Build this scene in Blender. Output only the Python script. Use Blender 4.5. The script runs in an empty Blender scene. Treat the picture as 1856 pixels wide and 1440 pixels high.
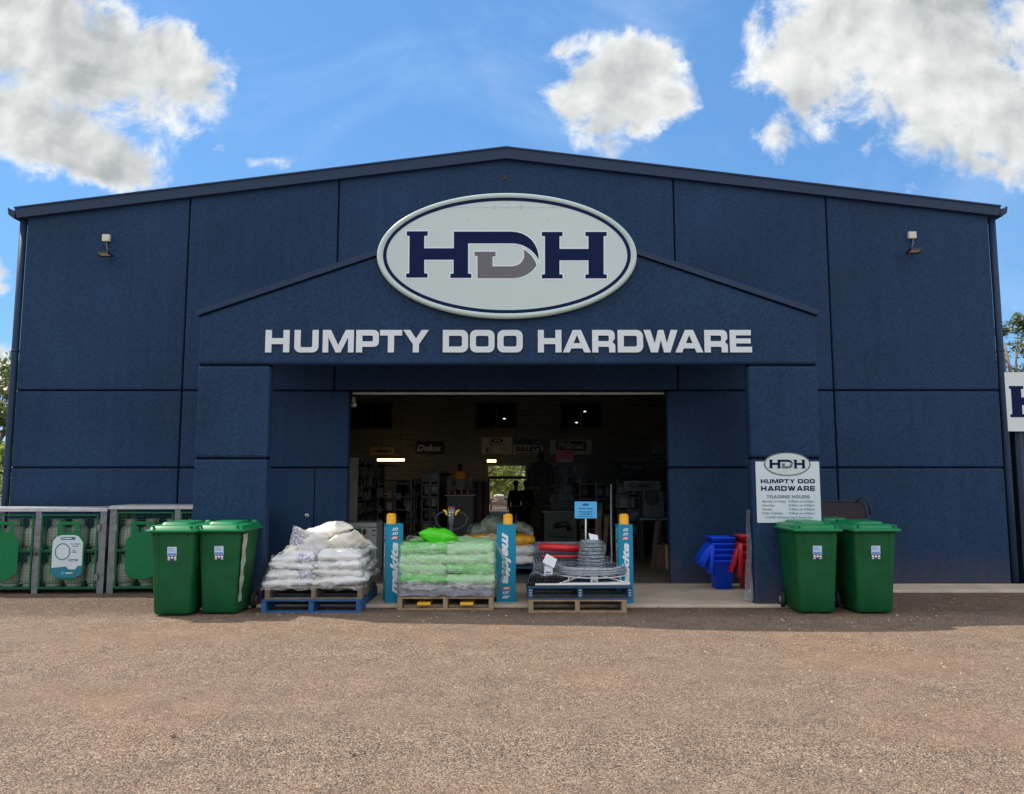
import bpy, bmesh, math, random
from math import sin, cos, tan, pi, radians, atan, sqrt
from mathutils import Vector, Matrix, noise as mnoise
random.seed(7)
S = bpy.context.scene
COL = S.collection

# ------------------------------------------------------------------ camera
PITCH = radians(5.9); FPX = 1400.0; CAMZ = 1.6
cd = bpy.data.cameras.new('camera'); cam = bpy.data.objects.new('camera', cd); COL.objects.link(cam)
cam.location = (0, 0, CAMZ); cam.rotation_euler = (pi/2 + PITCH, 0, 0)
cd.sensor_width = 36.0; cd.sensor_fit = 'HORIZONTAL'; cd.lens = 36.0*FPX/1856.0
cd.clip_start = 0.05; cd.clip_end = 3000
S.camera = cam
def W(px, py, Y):
    a = (px-928)/FPX; b = (720-py)/FPX
    t = Y/(cos(PITCH)-b*sin(PITCH))
    return Vector((a*t, Y, CAMZ+t*(sin(PITCH)+b*cos(PITCH))))
def G(px, py, z=0.0):
    a = (px-928)/FPX; b = (720-py)/FPX
    t = (z-CAMZ)/(sin(PITCH)+b*cos(PITCH))
    return Vector((a*t, t*(cos(PITCH)-b*sin(PITCH)), z))

# ------------------------------------------------------------------ sun, sky, exposure
SUN_DIR = Vector((-0.68, 0.28, 1.0)).normalized()
SUN_EL = math.asin(SUN_DIR.z); SUN_AZ = math.atan2(SUN_DIR.x, SUN_DIR.y)
sl = bpy.data.lights.new('sun', 'SUN'); sl.energy = 2.45; sl.color = (1.0, 0.91, 0.79); sl.angle = radians(0.53)
so = bpy.data.objects.new('sun', sl); COL.objects.link(so)
so.rotation_euler = SUN_DIR.to_track_quat('Z', 'Y').to_euler(); so.location = (-20, 10, 30)
S.view_settings.view_transform = 'Standard'; S.view_settings.look = 'None'
S.view_settings.exposure = 0.9; S.view_settings.gamma = 1.0; S.view_settings.use_curve_mapping = False
S.cycles.max_bounces = 10; S.cycles.transparent_max_bounces = 16
S.cycles.use_denoising = True

wd = bpy.data.worlds.new('World'); S.world = wd; wd.use_nodes = True
nt = wd.node_tree; nt.nodes.clear()
def N(t, **k):
    n = nt.nodes.new(t)
    for a, v in k.items(): setattr(n, a, v)
    return n
def inp(sock, v):
    if isinstance(v, (int, float)): sock.default_value = v
    elif isinstance(v, tuple): sock.default_value = v
    else: nt.links.new(v, sock)
def mth(op, a, b=0.0, c=0.0, clamp=False):
    n = N('ShaderNodeMath', operation=op); n.use_clamp = clamp
    inp(n.inputs[0], a); inp(n.inputs[1], b); inp(n.inputs[2], c); return n.outputs[0]
def vmix(f, a, b):
    n = N('ShaderNodeMix', data_type='RGBA'); inp(n.inputs[0], f); inp(n.inputs[6], a); inp(n.inputs[7], b); return n.outputs[2]
def smooth(v, lo, hi):
    n = N('ShaderNodeMapRange', interpolation_type='SMOOTHSTEP'); inp(n.inputs[0], v); inp(n.inputs[1], lo); inp(n.inputs[2], hi); return n.outputs[0]
def build_sky():
    sky = N('ShaderNodeTexSky', sky_type='NISHITA'); sky.sun_disc = False
    sky.sun_elevation = SUN_EL; sky.sun_rotation = SUN_AZ
    sky.air_density = 1.0; sky.dust_density = 0.3; sky.ozone_density = 1.5
    tc = N('ShaderNodeTexCoord'); sep = N('ShaderNodeSeparateXYZ'); nt.links.new(tc.outputs['Generated'], sep.inputs[0])
    x, y, z = sep.outputs
    yy = mth('MAXIMUM', y, 0.05)
    u = mth('DIVIDE', x, yy); w = mth('DIVIDE', z, yy)
    comb = N('ShaderNodeCombineXYZ'); inp(comb.inputs[0], u); inp(comb.inputs[1], w)
    def nz(scale, detail, rough=0.55, off=(0, 0, 0), dist=0.0):
        m = N('ShaderNodeVectorMath', operation='ADD'); nt.links.new(comb.outputs[0], m.inputs[0]); m.inputs[1].default_value = off
        n = N('ShaderNodeTexNoise'); nt.links.new(m.outputs[0], n.inputs['Vector'])
        n.inputs['Scale'].default_value = scale; n.inputs['Detail'].default_value = detail; n.inputs['Roughness'].default_value = rough
        n.inputs['Distortion'].default_value = dist
        return n
    warp = nz(7.0, 5.0, 0.6, (3, 1, 0))
    sw = N('ShaderNodeSeparateXYZ'); nt.links.new(warp.outputs['Color'], sw.inputs[0])
    u2 = mth('ADD', u, mth('MULTIPLY', mth('SUBTRACT', sw.outputs[0], 0.5), 0.10))
    w2 = mth('ADD', w, mth('MULTIPLY', mth('SUBTRACT', sw.outputs[1], 0.5), 0.10))
    def uw(px, py):
        a = (px-928)/FPX; b = (720-py)/FPX; q = cos(PITCH)-b*sin(PITCH)
        return a/q, (sin(PITCH)+b*cos(PITCH))/q
    # cloud masses (centre px, radii px, tilt, grey core weight)
    clouds = [(90, 70, 330, 125, -25, 1), (320, 120, 120, 85, -38, 1), (-60, -60, 320, 210, 0, 1), (60, 220, 215, 95, -20, 1), (195, 285, 140, 62, -22, 1),
              (1130, 148, 125, 90, 8, 1), (1160, 205, 118, 55, 8, 1), (1030, 190, 70, 42, -20, .6), (1018, 92, 42, 22, 30, .28), (1100, 262, 70, 24, -30, .35),
              (1465, 105, 122, 110, 20, 1), (1640, 60, 290, 175, 0, 1), (1745, 185, 235, 130, -15, 1), (1850, 240, 200, 100, -12, 1), (1800, 305, 140, 38, -12, .7), (1435, 225, 60, 40, 10, .35),
              (-8, 500, 48, 50, 0, .7), (2, 655, 44, 40, 0, .7), (1640, 335, 50, 22, 10, .2), (500, 312, 60, 14, 0, .2), (1850, 545, 60, 14, 0, .15), (1340, 60, 60, 25, 20, .12)]
    f = None
    for (cx, cy, rx, ry, rot, wt) in clouds:
        cu, cw = uw(cx, cy); ru = rx/FPX*1.06; rw = ry/FPX*1.06; r = radians(rot)
        du = mth('SUBTRACT', u2, cu); dw = mth('SUBTRACT', w2, cw)
        a = mth('DIVIDE', mth('ADD', mth('MULTIPLY', du, cos(r)), mth('MULTIPLY', dw, sin(r))), ru)
        b = mth('DIVIDE', mth('SUBTRACT', mth('MULTIPLY', dw, cos(r)), mth('MULTIPLY', du, sin(r))), rw)
        d = mth('SUBTRACT', 1.0, mth('SQRT', mth('ADD', mth('MULTIPLY', a, a), mth('MULTIPLY', b, b)))); d = mth('MULTIPLY', mth('MAXIMUM', d, -1.5), wt) if wt < 1 else d
        d = mth('SUBTRACT', d, 0.12*(1-wt)) if wt < 1 else d
        f = d if f is None else mth('SMOOTH_MAX', f, d, 0.30)
    f = mth('MULTIPLY', f, smooth(y, 0.08, 0.2))
    n1 = nz(16.0, 12.0, 0.62, (0, 5, 0), 0.35)
    n2 = nz(9.0, 6.0, 0.5, (8, 0, 0), 0.2)
    dens = mth('ADD', mth('MULTIPLY', f, 1.0), mth('MULTIPLY', mth('SUBTRACT', n1.outputs[0], 0.50), 1.45))
    alpha = smooth(dens, -0.06, 0.40)
    # light on the cloud: difference of density towards the sun gives lit rims, thick middles go grey
    n1b = nz(13.0, 9.0, 0.55, (0, 5, 0), 0.25); n1s = nz(13.0, 9.0, 0.55, (0.014, 4.982, 0), 0.25)
    lit = mth('MULTIPLY', mth('SUBTRACT', n1b.outputs[0], n1s.outputs[0]), 1.3)
    n4 = nz(5.5, 3.0, 0.45, (2, 7, 0), 0.3)
    thick = mth('MULTIPLY', smooth(f, -0.02, 0.42), mth('ADD', 0.45, mth('MULTIPLY', smooth(n4.outputs[0], 0.36, 0.60), 0.55)))
    shade = mth('ADD', mth('SUBTRACT', 0.95, mth('MULTIPLY', thick, 0.80)), lit, clamp=True)
    ccol = vmix(shade, (0.245, 0.262, 0.268, 1), (0.58, 0.582, 0.57, 1))
    # bright cumulus added over the unseen rest of the sky for whiter ambient fill
    m3 = N('ShaderNodeTexNoise'); nt.links.new(tc.outputs['Generated'], m3.inputs['Vector']); m3.inputs['Scale'].default_value = 2.6; m3.inputs['Detail'].default_value = 9.0; m3.inputs['Roughness'].default_value = 0.58
    outside = mth('SUBTRACT', 1.0, smooth(y, -0.05, 0.30))
    a3 = mth('MULTIPLY', mth('MULTIPLY', smooth(m3.outputs[0], 0.44, 0.56), outside), smooth(z, 0.0, 0.12))
    hs = N('ShaderNodeHueSaturation'); hs.inputs['Saturation'].default_value = 1.12; nt.links.new(sky.outputs[0], hs.inputs['Color'])
    sc = N('ShaderNodeVectorMath', operation='MULTIPLY'); nt.links.new(hs.outputs[0], sc.inputs[0]); sc.inputs[1].default_value = (SKYK, SKYK, SKYK)
    gm = N('ShaderNodeGamma'); nt.links.new(sc.outputs[0], gm.inputs[0]); gm.inputs[1].default_value = 0.5
    sc = N('ShaderNodeVectorMath', operation='MULTIPLY'); nt.links.new(gm.outputs[0], sc.inputs[0]); sc.inputs[1].default_value = SKYT
    # thin high haze of cirrus everywhere
    ci = nz(2.2, 8.0, 0.6, (1, 2, 0), 0.8)
    thin = mth('MULTIPLY', smooth(ci.outputs[0], 0.45, 0.8), 0.22)
    base = vmix(thin, sc.outputs[0], (0.62, 0.70, 0.78, 1))
    fin = vmix(a3, vmix(alpha, base, ccol), (0.98, 0.93, 0.86, 1))
    bg = N('ShaderNodeBackground'); nt.links.new(fin, bg.inputs[0]); bg.inputs[1].default_value = 1.0
    out = N('ShaderNodeOutputWorld'); nt.links.new(bg.outputs[0], out.inputs[0])
SKYK = 0.10; SKYT = (0.245, 0.438, 0.665)
build_sky()

# ------------------------------------------------------------------ materials
MATS = {}
def mat(name, rgb, rough=0.6, metal=0.0, var=0.12, vscale=6.0, bump=0.0, bscale=60.0, spec=0.5, emit=None, alpha=None, trans=0.0, coat=0.0):
    if name in MATS: return MATS[name]
    m = bpy.data.materials.new(name); m.use_nodes = True; t = m.node_tree
    b = t.nodes['Principled BSDF']
    b.inputs['Roughness'].default_value = rough; b.inputs['Metallic'].default_value = metal
    b.inputs['Specular IOR Level'].default_value = spec
    if coat: b.inputs['Coat Weight'].default_value = coat
    tc = t.nodes.new('ShaderNodeTexCoord')
    if var > 0:
        n = t.nodes.new('ShaderNodeTexNoise'); n.inputs['Scale'].default_value = vscale; n.inputs['Detail'].default_value = 6
        t.links.new(tc.outputs['Object'], n.inputs['Vector'])
        mr = t.nodes.new('ShaderNodeMapRange'); mr.inputs[3].default_value = 1-var; mr.inputs[4].default_value = 1+var
        mr.inputs[1].default_value = 0.25; mr.inputs[2].default_value = 0.75
        t.links.new(n.outputs[0], mr.inputs[0])
        mx = t.nodes.new('ShaderNodeVectorMath'); mx.operation = 'SCALE'; mx.inputs[0].default_value = rgb
        t.links.new(mr.outputs[0], mx.inputs['Scale']); t.links.new(mx.outputs[0], b.inputs['Base Color'])
    else: b.inputs['Base Color'].default_value = (*rgb, 1)
    if bump > 0:
        n = t.nodes.new('ShaderNodeTexNoise'); n.inputs['Scale'].default_value = bscale; n.inputs['Detail'].default_value = 4
        t.links.new(tc.outputs['Object'], n.inputs['Vector'])
        bp = t.nodes.new('ShaderNodeBump'); bp.inputs['Strength'].default_value = bump; bp.inputs['Distance'].default_value = 0.01
        t.links.new(n.outputs[0], bp.inputs['Height']); t.links.new(bp.outputs[0], b.inputs['Normal'])
    if emit: b.inputs['Emission Color'].default_value = (*rgb, 1); b.inputs['Emission Strength'].default_value = emit
    if trans: b.inputs['Transmission Weight'].default_value = trans
    if alpha is not None: b.inputs['Alpha'].default_value = alpha
    MATS[name] = m; return m

NAVY = (0.0145, 0.0385, 0.090)
def wall_paint():
    m = bpy.data.materials.new('navy_wall_paint'); m.use_nodes = True; t = m.node_tree; b = t.nodes['Principled BSDF']
    tc = t.nodes.new('ShaderNodeTexCoord')
    def nz(s, d, vec=None):
        n = t.nodes.new('ShaderNodeTexNoise'); n.inputs['Scale'].default_value = s; n.inputs['Detail'].default_value = d
        t.links.new(vec or tc.outputs['Object'], n.inputs['Vector']); return n
    big = nz(0.5, 5); fine = nz(45, 4)
    mp = t.nodes.new('ShaderNodeMapping'); mp.inputs['Scale'].default_value = (5, 5, 0.35); t.links.new(tc.outputs['Object'], mp.inputs[0])
    streak = nz(1.6, 6, mp.outputs[0])
    def mr(s, lo, hi, a, c):
        n = t.nodes.new('ShaderNodeMapRange'); n.inputs[1].default_value = a; n.inputs[2].default_value = c; n.inputs[3].default_value = lo; n.inputs[4].default_value = hi
        t.links.new(s, n.inputs[0]); return n.outputs[0]
    def mul(a, c):
        n = t.nodes.new('ShaderNodeMath'); n.operation = 'MULTIPLY'; t.links.new(a, n.inputs[0]); t.links.new(c, n.inputs[1]); return n.outputs[0]
    v = mul(mul(mr(big.outputs[0], 0.84, 1.18, 0.3, 0.7), mr(fine.outputs[0], 0.72, 1.28, 0.3, 0.7)), mr(streak.outputs[0], 0.93, 1.08, 0.3, 0.7))
    sc = t.nodes.new('ShaderNodeVectorMath'); sc.operation = 'SCALE'; sc.inputs[0].default_value = NAVY; t.links.new(v, sc.inputs['Scale'])
    t.links.new(sc.outputs[0], b.inputs['Base Color'])
    b.inputs['Roughness'].default_value = 0.55; b.inputs['Specular IOR Level'].default_value = 0.12
    # red dust splashed up along the base, rain-washed higher up
    sz = t.nodes.new('ShaderNodeSeparateXYZ'); t.links.new(tc.outputs['Object'], sz.inputs[0])
    ad = t.nodes.new('ShaderNodeMath'); ad.operation = 'MULTIPLY_ADD'; ad.inputs[1].default_value = 0.9; t.links.new(streak.outputs[0], ad.inputs[0]); t.links.new(sz.outputs[2], ad.inputs[2])
    dd = mr(ad.outputs[0], 0.30, 0.0, 0.42, 0.95)
    mx = t.nodes.new('ShaderNodeMix'); mx.data_type = 'RGBA'; t.links.new(dd, mx.inputs[0]); t.links.new(sc.outputs[0], mx.inputs[6]); mx.inputs[7].default_value = (0.13, 0.075, 0.045, 1); t.links.new(mx.outputs[2], b.inputs['Base Color'])
    bp = t.nodes.new('ShaderNodeBump'); bp.inputs['Strength'].default_value = 0.5; bp.inputs['Distance'].default_value = 0.006
    t.links.new(fine.outputs[0], bp.inputs['Height']); t.links.new(bp.outputs[0], b.inputs['Normal'])
    return m
WALL = wall_paint()
def ground_mat(name, cols, stain, gscale=112, dark=(0.05, 0.042, 0.036)):
    m = bpy.data.materials.new(name); m.use_nodes = True; t = m.node_tree; b = t.nodes['Principled BSDF']
    tc = t.nodes.new('ShaderNodeTexCoord'); V = tc.outputs['Object']
    def nz(s, d, r=0.55, vec=None):
        n = t.nodes.new('ShaderNodeTexNoise'); n.inputs['Scale'].default_value = s; n.inputs['Detail'].default_value = d; n.inputs['Roughness'].default_value = r
        t.links.new(vec or V, n.inputs['Vector']); return n.outputs[0]
    def ramp(s, pts):
        n = t.nodes.new('ShaderNodeValToRGB'); e = n.color_ramp.elements
        while len(e) < len(pts): e.new(0.5)
        for i, (p, c) in enumerate(pts): e[i].position = p; e[i].color = (*c, 1)
        t.links.new(s, n.inputs[0]); return n.outputs[0]
    def mix(f, a, c, bt='MIX'):
        n = t.nodes.new('ShaderNodeMix'); n.data_type = 'RGBA'; n.blend_type = bt
        if isinstance(f, float): n.inputs[0].default_value = f
        else: t.links.new(f, n.inputs[0])
        for s, v in ((6, a), (7, c)):
            if isinstance(v, tuple): n.inputs[s].default_value = (*v, 1)
            else: t.links.new(v, n.inputs[s])
        return n.outputs[2]
    vo = t.nodes.new('ShaderNodeTexVoronoi'); vo.inputs['Scale'].default_value = gscale; t.links.new(V, vo.inputs['Vector'])
    sp = t.nodes.new('ShaderNodeSeparateColor'); t.links.new(vo.outputs['Color'], sp.inputs[0])
    stones = ramp(sp.outputs[0], cols)
    gap = ramp(vo.outputs['Distance'], [(0.0, (0, 0, 0)), (0.45, (0, 0, 0)), (0.75, (1, 1, 1))])
    c = mix(gap, stones, dark)
    vo2 = t.nodes.new('ShaderNodeTexVoronoi'); vo2.inputs['Scale'].default_value = gscale*0.33; t.links.new(V, vo2.inputs['Vector'])
    sp2 = t.nodes.new('ShaderNodeSeparateColor'); t.links.new(vo2.outputs['Color'], sp2.inputs[0])
    c = mix(ramp(sp2.outputs[1], [(0.0, (0, 0, 0)), (0.94, (0, 0, 0)), (0.96, (.6, .6, .6))]), c, (0.36, 0.28, 0.20))
    # wheel tracks along x and patches of red dust
    mp = t.nodes.new('ShaderNodeMapping'); mp.inputs['Scale'].default_value = (0.12, 0.9, 1); t.links.new(V, mp.inputs[0])
    tr = nz(1.3, 5, 0.6, mp.outputs[0])
    c = mix(ramp(tr, [(0.38, (0, 0, 0)), (0.68, (.55, .55, .55))]), c, stain[0])
    c = mix(ramp(nz(0.45, 7, 0.62), [(0.52, (0, 0, 0)), (0.76, (.38, .38, .38))]), c, stain[1])
    c = mix(ramp(nz(0.9, 8, 0.7), [(0.58, (0, 0, 0)), (0.78, (.55, .55, .55))]), c, stain[2])
    c = mix(1.0, c, ramp(nz(22, 3), [(0.3, (.86, .86, .86)), (0.7, (1.14, 1.14, 1.14))]), 'MULTIPLY')
    c = mix(1.0, c, ramp(nz(3.1, 5), [(0.3, (.80, .80, .80)), (0.7, (1.06, 1.06, 1.06))]), 'MULTIPLY')
    c = mix(ramp(nz(0.8, 9, 0.68), [(0.60, (0, 0, 0)), (0.68, (.42, .42, .42))]), c, (0.085, 0.066, 0.052))
    c = mix(ramp(nz(2.7, 6, 0.6), [(0.66, (0, 0, 0)), (0.72, (.5, .5, .5))]), c, (0.07, 0.056, 0.046))
    # colour darkened along the foot of the building, with a ragged edge
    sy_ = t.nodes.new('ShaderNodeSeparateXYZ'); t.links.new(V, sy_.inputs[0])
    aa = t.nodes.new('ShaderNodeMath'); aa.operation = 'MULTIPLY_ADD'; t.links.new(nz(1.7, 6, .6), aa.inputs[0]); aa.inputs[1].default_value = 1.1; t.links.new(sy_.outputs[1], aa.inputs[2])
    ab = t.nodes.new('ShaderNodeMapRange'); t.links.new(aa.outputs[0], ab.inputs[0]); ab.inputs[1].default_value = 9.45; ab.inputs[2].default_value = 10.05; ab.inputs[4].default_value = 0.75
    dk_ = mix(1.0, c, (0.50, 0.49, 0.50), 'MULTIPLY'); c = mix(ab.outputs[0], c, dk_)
    t.links.new(c, b.inputs['Base Color']); b.inputs['Roughness'].default_value = 0.9; b.inputs['Specular IOR Level'].default_value = 0.25
    bp = t.nodes.new('ShaderNodeBump'); bp.inputs['Strength'].default_value = 0.6; bp.inputs['Distance'].default_value = 0.007; bp.invert = True
    t.links.new(vo.outputs['Distance'], bp.inputs['Height']); t.links.new(bp.outputs[0], b.inputs['Normal'])
    return m

# ------------------------------------------------------------------ mesh builder
class MB:
    def __init__(s): s.v = []; s.f = []; s.sm = []
    def add(s, vs, fs, smooth=False):
        o = len(s.v); s.v += [tuple(v) for v in vs]; s.f += [tuple(i+o for i in f) for f in fs]; s.sm += [smooth]*len(fs)
    def box(s, x0, x1, y0, y1, z0, z1, M=None):
        vs = [Vector(p) for p in ((x0,y0,z0),(x1,y0,z0),(x1,y1,z0),(x0,y1,z0),(x0,y0,z1),(x1,y0,z1),(x1,y1,z1),(x0,y1,z1))]
        if M: vs = [M @ v for v in vs]
        s.add(vs, [(0,3,2,1),(4,5,6,7),(0,1,5,4),(1,2,6,5),(2,3,7,6),(3,0,4,7)])
    def prism(s, pts, y0, y1):      # (x,z) outline, extruded in y; y0 is the front
        n = len(pts); ar = sum(pts[i][0]*pts[(i+1) % n][1]-pts[(i+1) % n][0]*pts[i][1] for i in range(n))
        if ar < 0: pts = pts[::-1]
        vs = [(x, y0, z) for x, z in pts]+[(x, y1, z) for x, z in pts]
        s.add(vs, [tuple(range(n)), tuple(range(2*n-1, n-1, -1))]+[(i, i+n, (i+1) % n+n, (i+1) % n) for i in range(n)])
    def tube(s, pts, r, seg=8, closed=False, cap=True):
        pts = [Vector(p) for p in pts]; n = len(pts); rs = r if isinstance(r, (list, tuple)) else [r]*n
        o = len(s.v); up = Vector((0, 0, 1)); prev = None
        for i, p in enumerate(pts):
            if closed: d = pts[(i+1) % n]-pts[i-1]
            else: d = pts[min(i+1, n-1)]-pts[max(i-1, 0)]
            d.normalize()
            if prev is None: a = d.orthogonal().normalized()
            else:
                a = prev-d*prev.dot(d); a = a.normalized() if a.length > 1e-6 else d.orthogonal().normalized()
            prev = a; b = d.cross(a)
            for k in range(seg):
                t = 2*pi*k/seg; s.v.append(tuple(p+a*(rs[i]*cos(t))+b*(rs[i]*sin(t))))
        m = n if closed else n-1
        for i in range(m):
            for k in range(seg):
                j = (i+1) % n; s.f.append((o+i*seg+k, o+i*seg+(k+1) % seg, o+j*seg+(k+1) % seg, o+j*seg+k)); s.sm.append(True)
        if cap and not closed:
            s.f.append(tuple(o+k for k in range(seg-1, -1, -1))); s.sm.append(False)
            s.f.append(tuple(o+(n-1)*seg+k for k in range(seg))); s.sm.append(False)
    def lathe(s, prof, c=(0, 0, 0), seg=24, M=None, sy=1.0):
        o = len(s.v); n = len(prof)
        for r, z in prof:
            for k in range(seg):
                t = 2*pi*k/seg; v = Vector((r*cos(t), r*sin(t)*sy, z))
                if M: v = M @ v
                s.v.append(tuple(v+Vector(c)))
        for i in range(n-1):
            for k in range(seg):
                s.f.append((o+i*seg+k, o+i*seg+(k+1) % seg, o+(i+1)*seg+(k+1) % seg, o+(i+1)*seg+k)); s.sm.append(True)
        s.f.append(tuple(o+k for k in range(seg-1, -1, -1))); s.sm.append(False)
        s.f.append(tuple(o+(n-1)*seg+k for k in range(seg))); s.sm.append(False)
    def loft(s, rings, smooth=True, cap=True):
        o = len(s.v); n = len(rings[0])
        for r in rings: s.v += [tuple(p) for p in r]
        for i in range(len(rings)-1):
            for k in range(n):
                s.f.append((o+i*n+k, o+i*n+(k+1) % n, o+(i+1)*n+(k+1) % n, o+(i+1)*n+k)); s.sm.append(smooth)
        if cap:
            s.f.append(tuple(o+k for k in range(n-1, -1, -1))); s.sm.append(False)
            s.f.append(tuple(o+(len(rings)-1)*n+k for k in range(n))); s.sm.append(False)
    def mesh_from(s, me, fn):
        s.add([fn(v.co) for v in me.vertices], [tuple(p.vertices) for p in me.polygons])
    def xform(s, M): s.v = [tuple(M @ Vector(v)) for v in s.v]; return s
    def build(s, name, m, parent=None, bevel=0.0, seg=2, kind=None):
        me = bpy.data.meshes.new(name); me.from_pydata(s.v, [], s.f); me.update()
        me.polygons.foreach_set('use_smooth', s.sm)
        me.materials.append(m)
        ob = bpy.data.objects.new(name, me); COL.objects.link(ob)
        if parent: ob.parent = parent
        if bevel > 0:
            bv = ob.modifiers.new('bevel', 'BEVEL'); bv.width = bevel; bv.segments = seg; bv.limit_method = 'ANGLE'; bv.angle_limit = radians(35)
            bv.harden_normals = False
        if kind: ob['kind'] = kind
        return ob
def rrect(w, d, r, z, cx=0, cy=0, seg=4):
    out = []
    for (sx, sy, a0) in ((1, -1, -pi/2), (1, 1, 0), (-1, 1, pi/2), (-1, -1, pi)):
        for k in range(seg+1):
            t = a0+pi/2*k/seg; out.append((cx+sx*(w/2-r)+r*cos(t), cy+sy*(d/2-r)+r*sin(t), z))
    return out
def sup(obj, label, cat, group=None):
    obj['label'] = label; obj['category'] = cat
    if group: obj['group'] = group
    return obj
def thing(name, label, cat, group=None):
    o = bpy.data.objects.new(name, None); COL.objects.link(o); o.empty_display_size = 0.1
    return sup(o, label, cat, group)
KIDS = {}
def kids(o): return [c for c in COL.objects if c.parent == o]
def tree_of(o, pool=None):
    out = []
    def rec(x):
        for c in x.children: out.append(c); rec(c)
    rec(o); return out
def rebase(root, loc=None):
    """move the origin of a thing built in world coordinates to its own base"""
    obs = tree_of(root)+([root] if root.type == 'MESH' else [])
    if loc is None:
        vs = [v.co for o in obs if o.type == 'MESH' for v in o.data.vertices]
        xs = [v.x for v in vs]; ys = [v.y for v in vs]; zs = [v.z for v in vs]
        loc = Vector(((min(xs)+max(xs))/2, (min(ys)+max(ys))/2, min(zs)))
    loc = Vector(loc); T = Matrix.Translation(-loc)
    for me in {o.data for o in obs if o.type == 'MESH'}: me.transform(T)
    root.location = loc; return root
def copy_tree(o, parent=None):
    c = o.copy(); COL.objects.link(c); c.parent = parent
    for ch in list(o.children): copy_tree(ch, c)
    return c
def place(root, first, loc, rz=0.0, label=None, sc=None):
    r = root if first else copy_tree(root)
    r.location = loc; r.rotation_euler = (0, 0, rz)
    if label: r['label'] = label
    if sc: r.scale = sc
    return r

# ------------------------------------------------------------------ flat outlines, lettering
def curve_mesh(polys, depth, offset=0.0):
    cu = bpy.data.curves.new('outline', 'CURVE'); cu.dimensions = '2D'; cu.fill_mode = 'BOTH'; cu.extrude = depth/2; cu.offset = offset
    for p in polys:
        sp = cu.splines.new('POLY'); sp.points.add(len(p)-1)
        for i, q in enumerate(p): sp.points[i].co = (q[0], q[1], 0, 1)
        sp.use_cyclic_u = True
    ob = bpy.data.objects.new('outline', cu); me = bpy.data.meshes.new_from_object(ob)
    bpy.data.objects.remove(ob); bpy.data.curves.remove(cu); return me
def flat(polys, y, depth, offset=0.0, M=None):
    """outline given as (x,z) lists, front face at y facing -Y"""
    me = curve_mesh(polys, depth, offset); mb = MB()
    f = (lambda c: Vector((c.x, y+depth/2-c.z, c.y)))
    mb.mesh_from(me, (lambda c: M @ f(c)) if M else f); bpy.data.meshes.remove(me); return mb
def text_mb(s, x0, x1, z0, z1, y, depth=0.002, bold=0.0, shear=0.0, rot=0, align=None, cap=None, M=None):
    """built in font text stretched into the box x0..x1, z0..z1 (rot in quarter turns)"""
    cu = bpy.data.curves.new('text', 'FONT'); cu.body = s; cu.size = 1.0; cu.extrude = 0.0; cu.offset = bold; cu.shear = shear; cu.resolution_u = 3; cu.fill_mode = 'FRONT'
    ob = bpy.data.objects.new('text', cu); me = bpy.data.meshes.new_from_object(ob)
    bpy.data.objects.remove(ob); bpy.data.curves.remove(cu)
    pts = []
    for v in me.vertices:
        a, b = v.co.x, v.co.y
        for _ in range(rot % 4): a, b = -b, a
        pts.append((a, b))
    ax0 = min(p[0] for p in pts); ax1 = max(p[0] for p in pts); bz0 = min(p[1] for p in pts); bz1 = max(p[1] for p in pts)
    mb = MB(); vs = []
    for a, b in pts:
        X = x0+(a-ax0)/(ax1-ax0)*(x1-x0); Z = z0+(b-bz0)/(bz1-bz0)*(z1-z0); v = Vector((X, y, Z))
        vs.append(M @ v if M else v)
    mb.add(vs, [tuple(p.vertices) for p in me.polygons]); bpy.data.meshes.remove(me); return mb
def arc(cx, cy, rx, ry, a0, a1, n=6): return [(cx+rx*cos(radians(a0+(a1-a0)*i/n)), cy+ry*sin(radians(a0+(a1-a0)*i/n))) for i in range(n+1)]
def rr4(x0, y0, x1, y1, r):
    bl, br, tr, tl = r if isinstance(r, tuple) else (r,)*4; o = []
    for (cx, cy, q, a) in ((x0+bl, y0+bl, bl, 180), (x1-br, y0+br, br, 270), (x1-tr, y1-tr, tr, 0), (x0+tl, y1-tl, tl, 90)):
        o += arc(cx, cy, q, q, a, a+90, 5) if q > 0 else [(cx, cy)]
    return o
s_ = 0.27; t_ = 0.26
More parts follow.
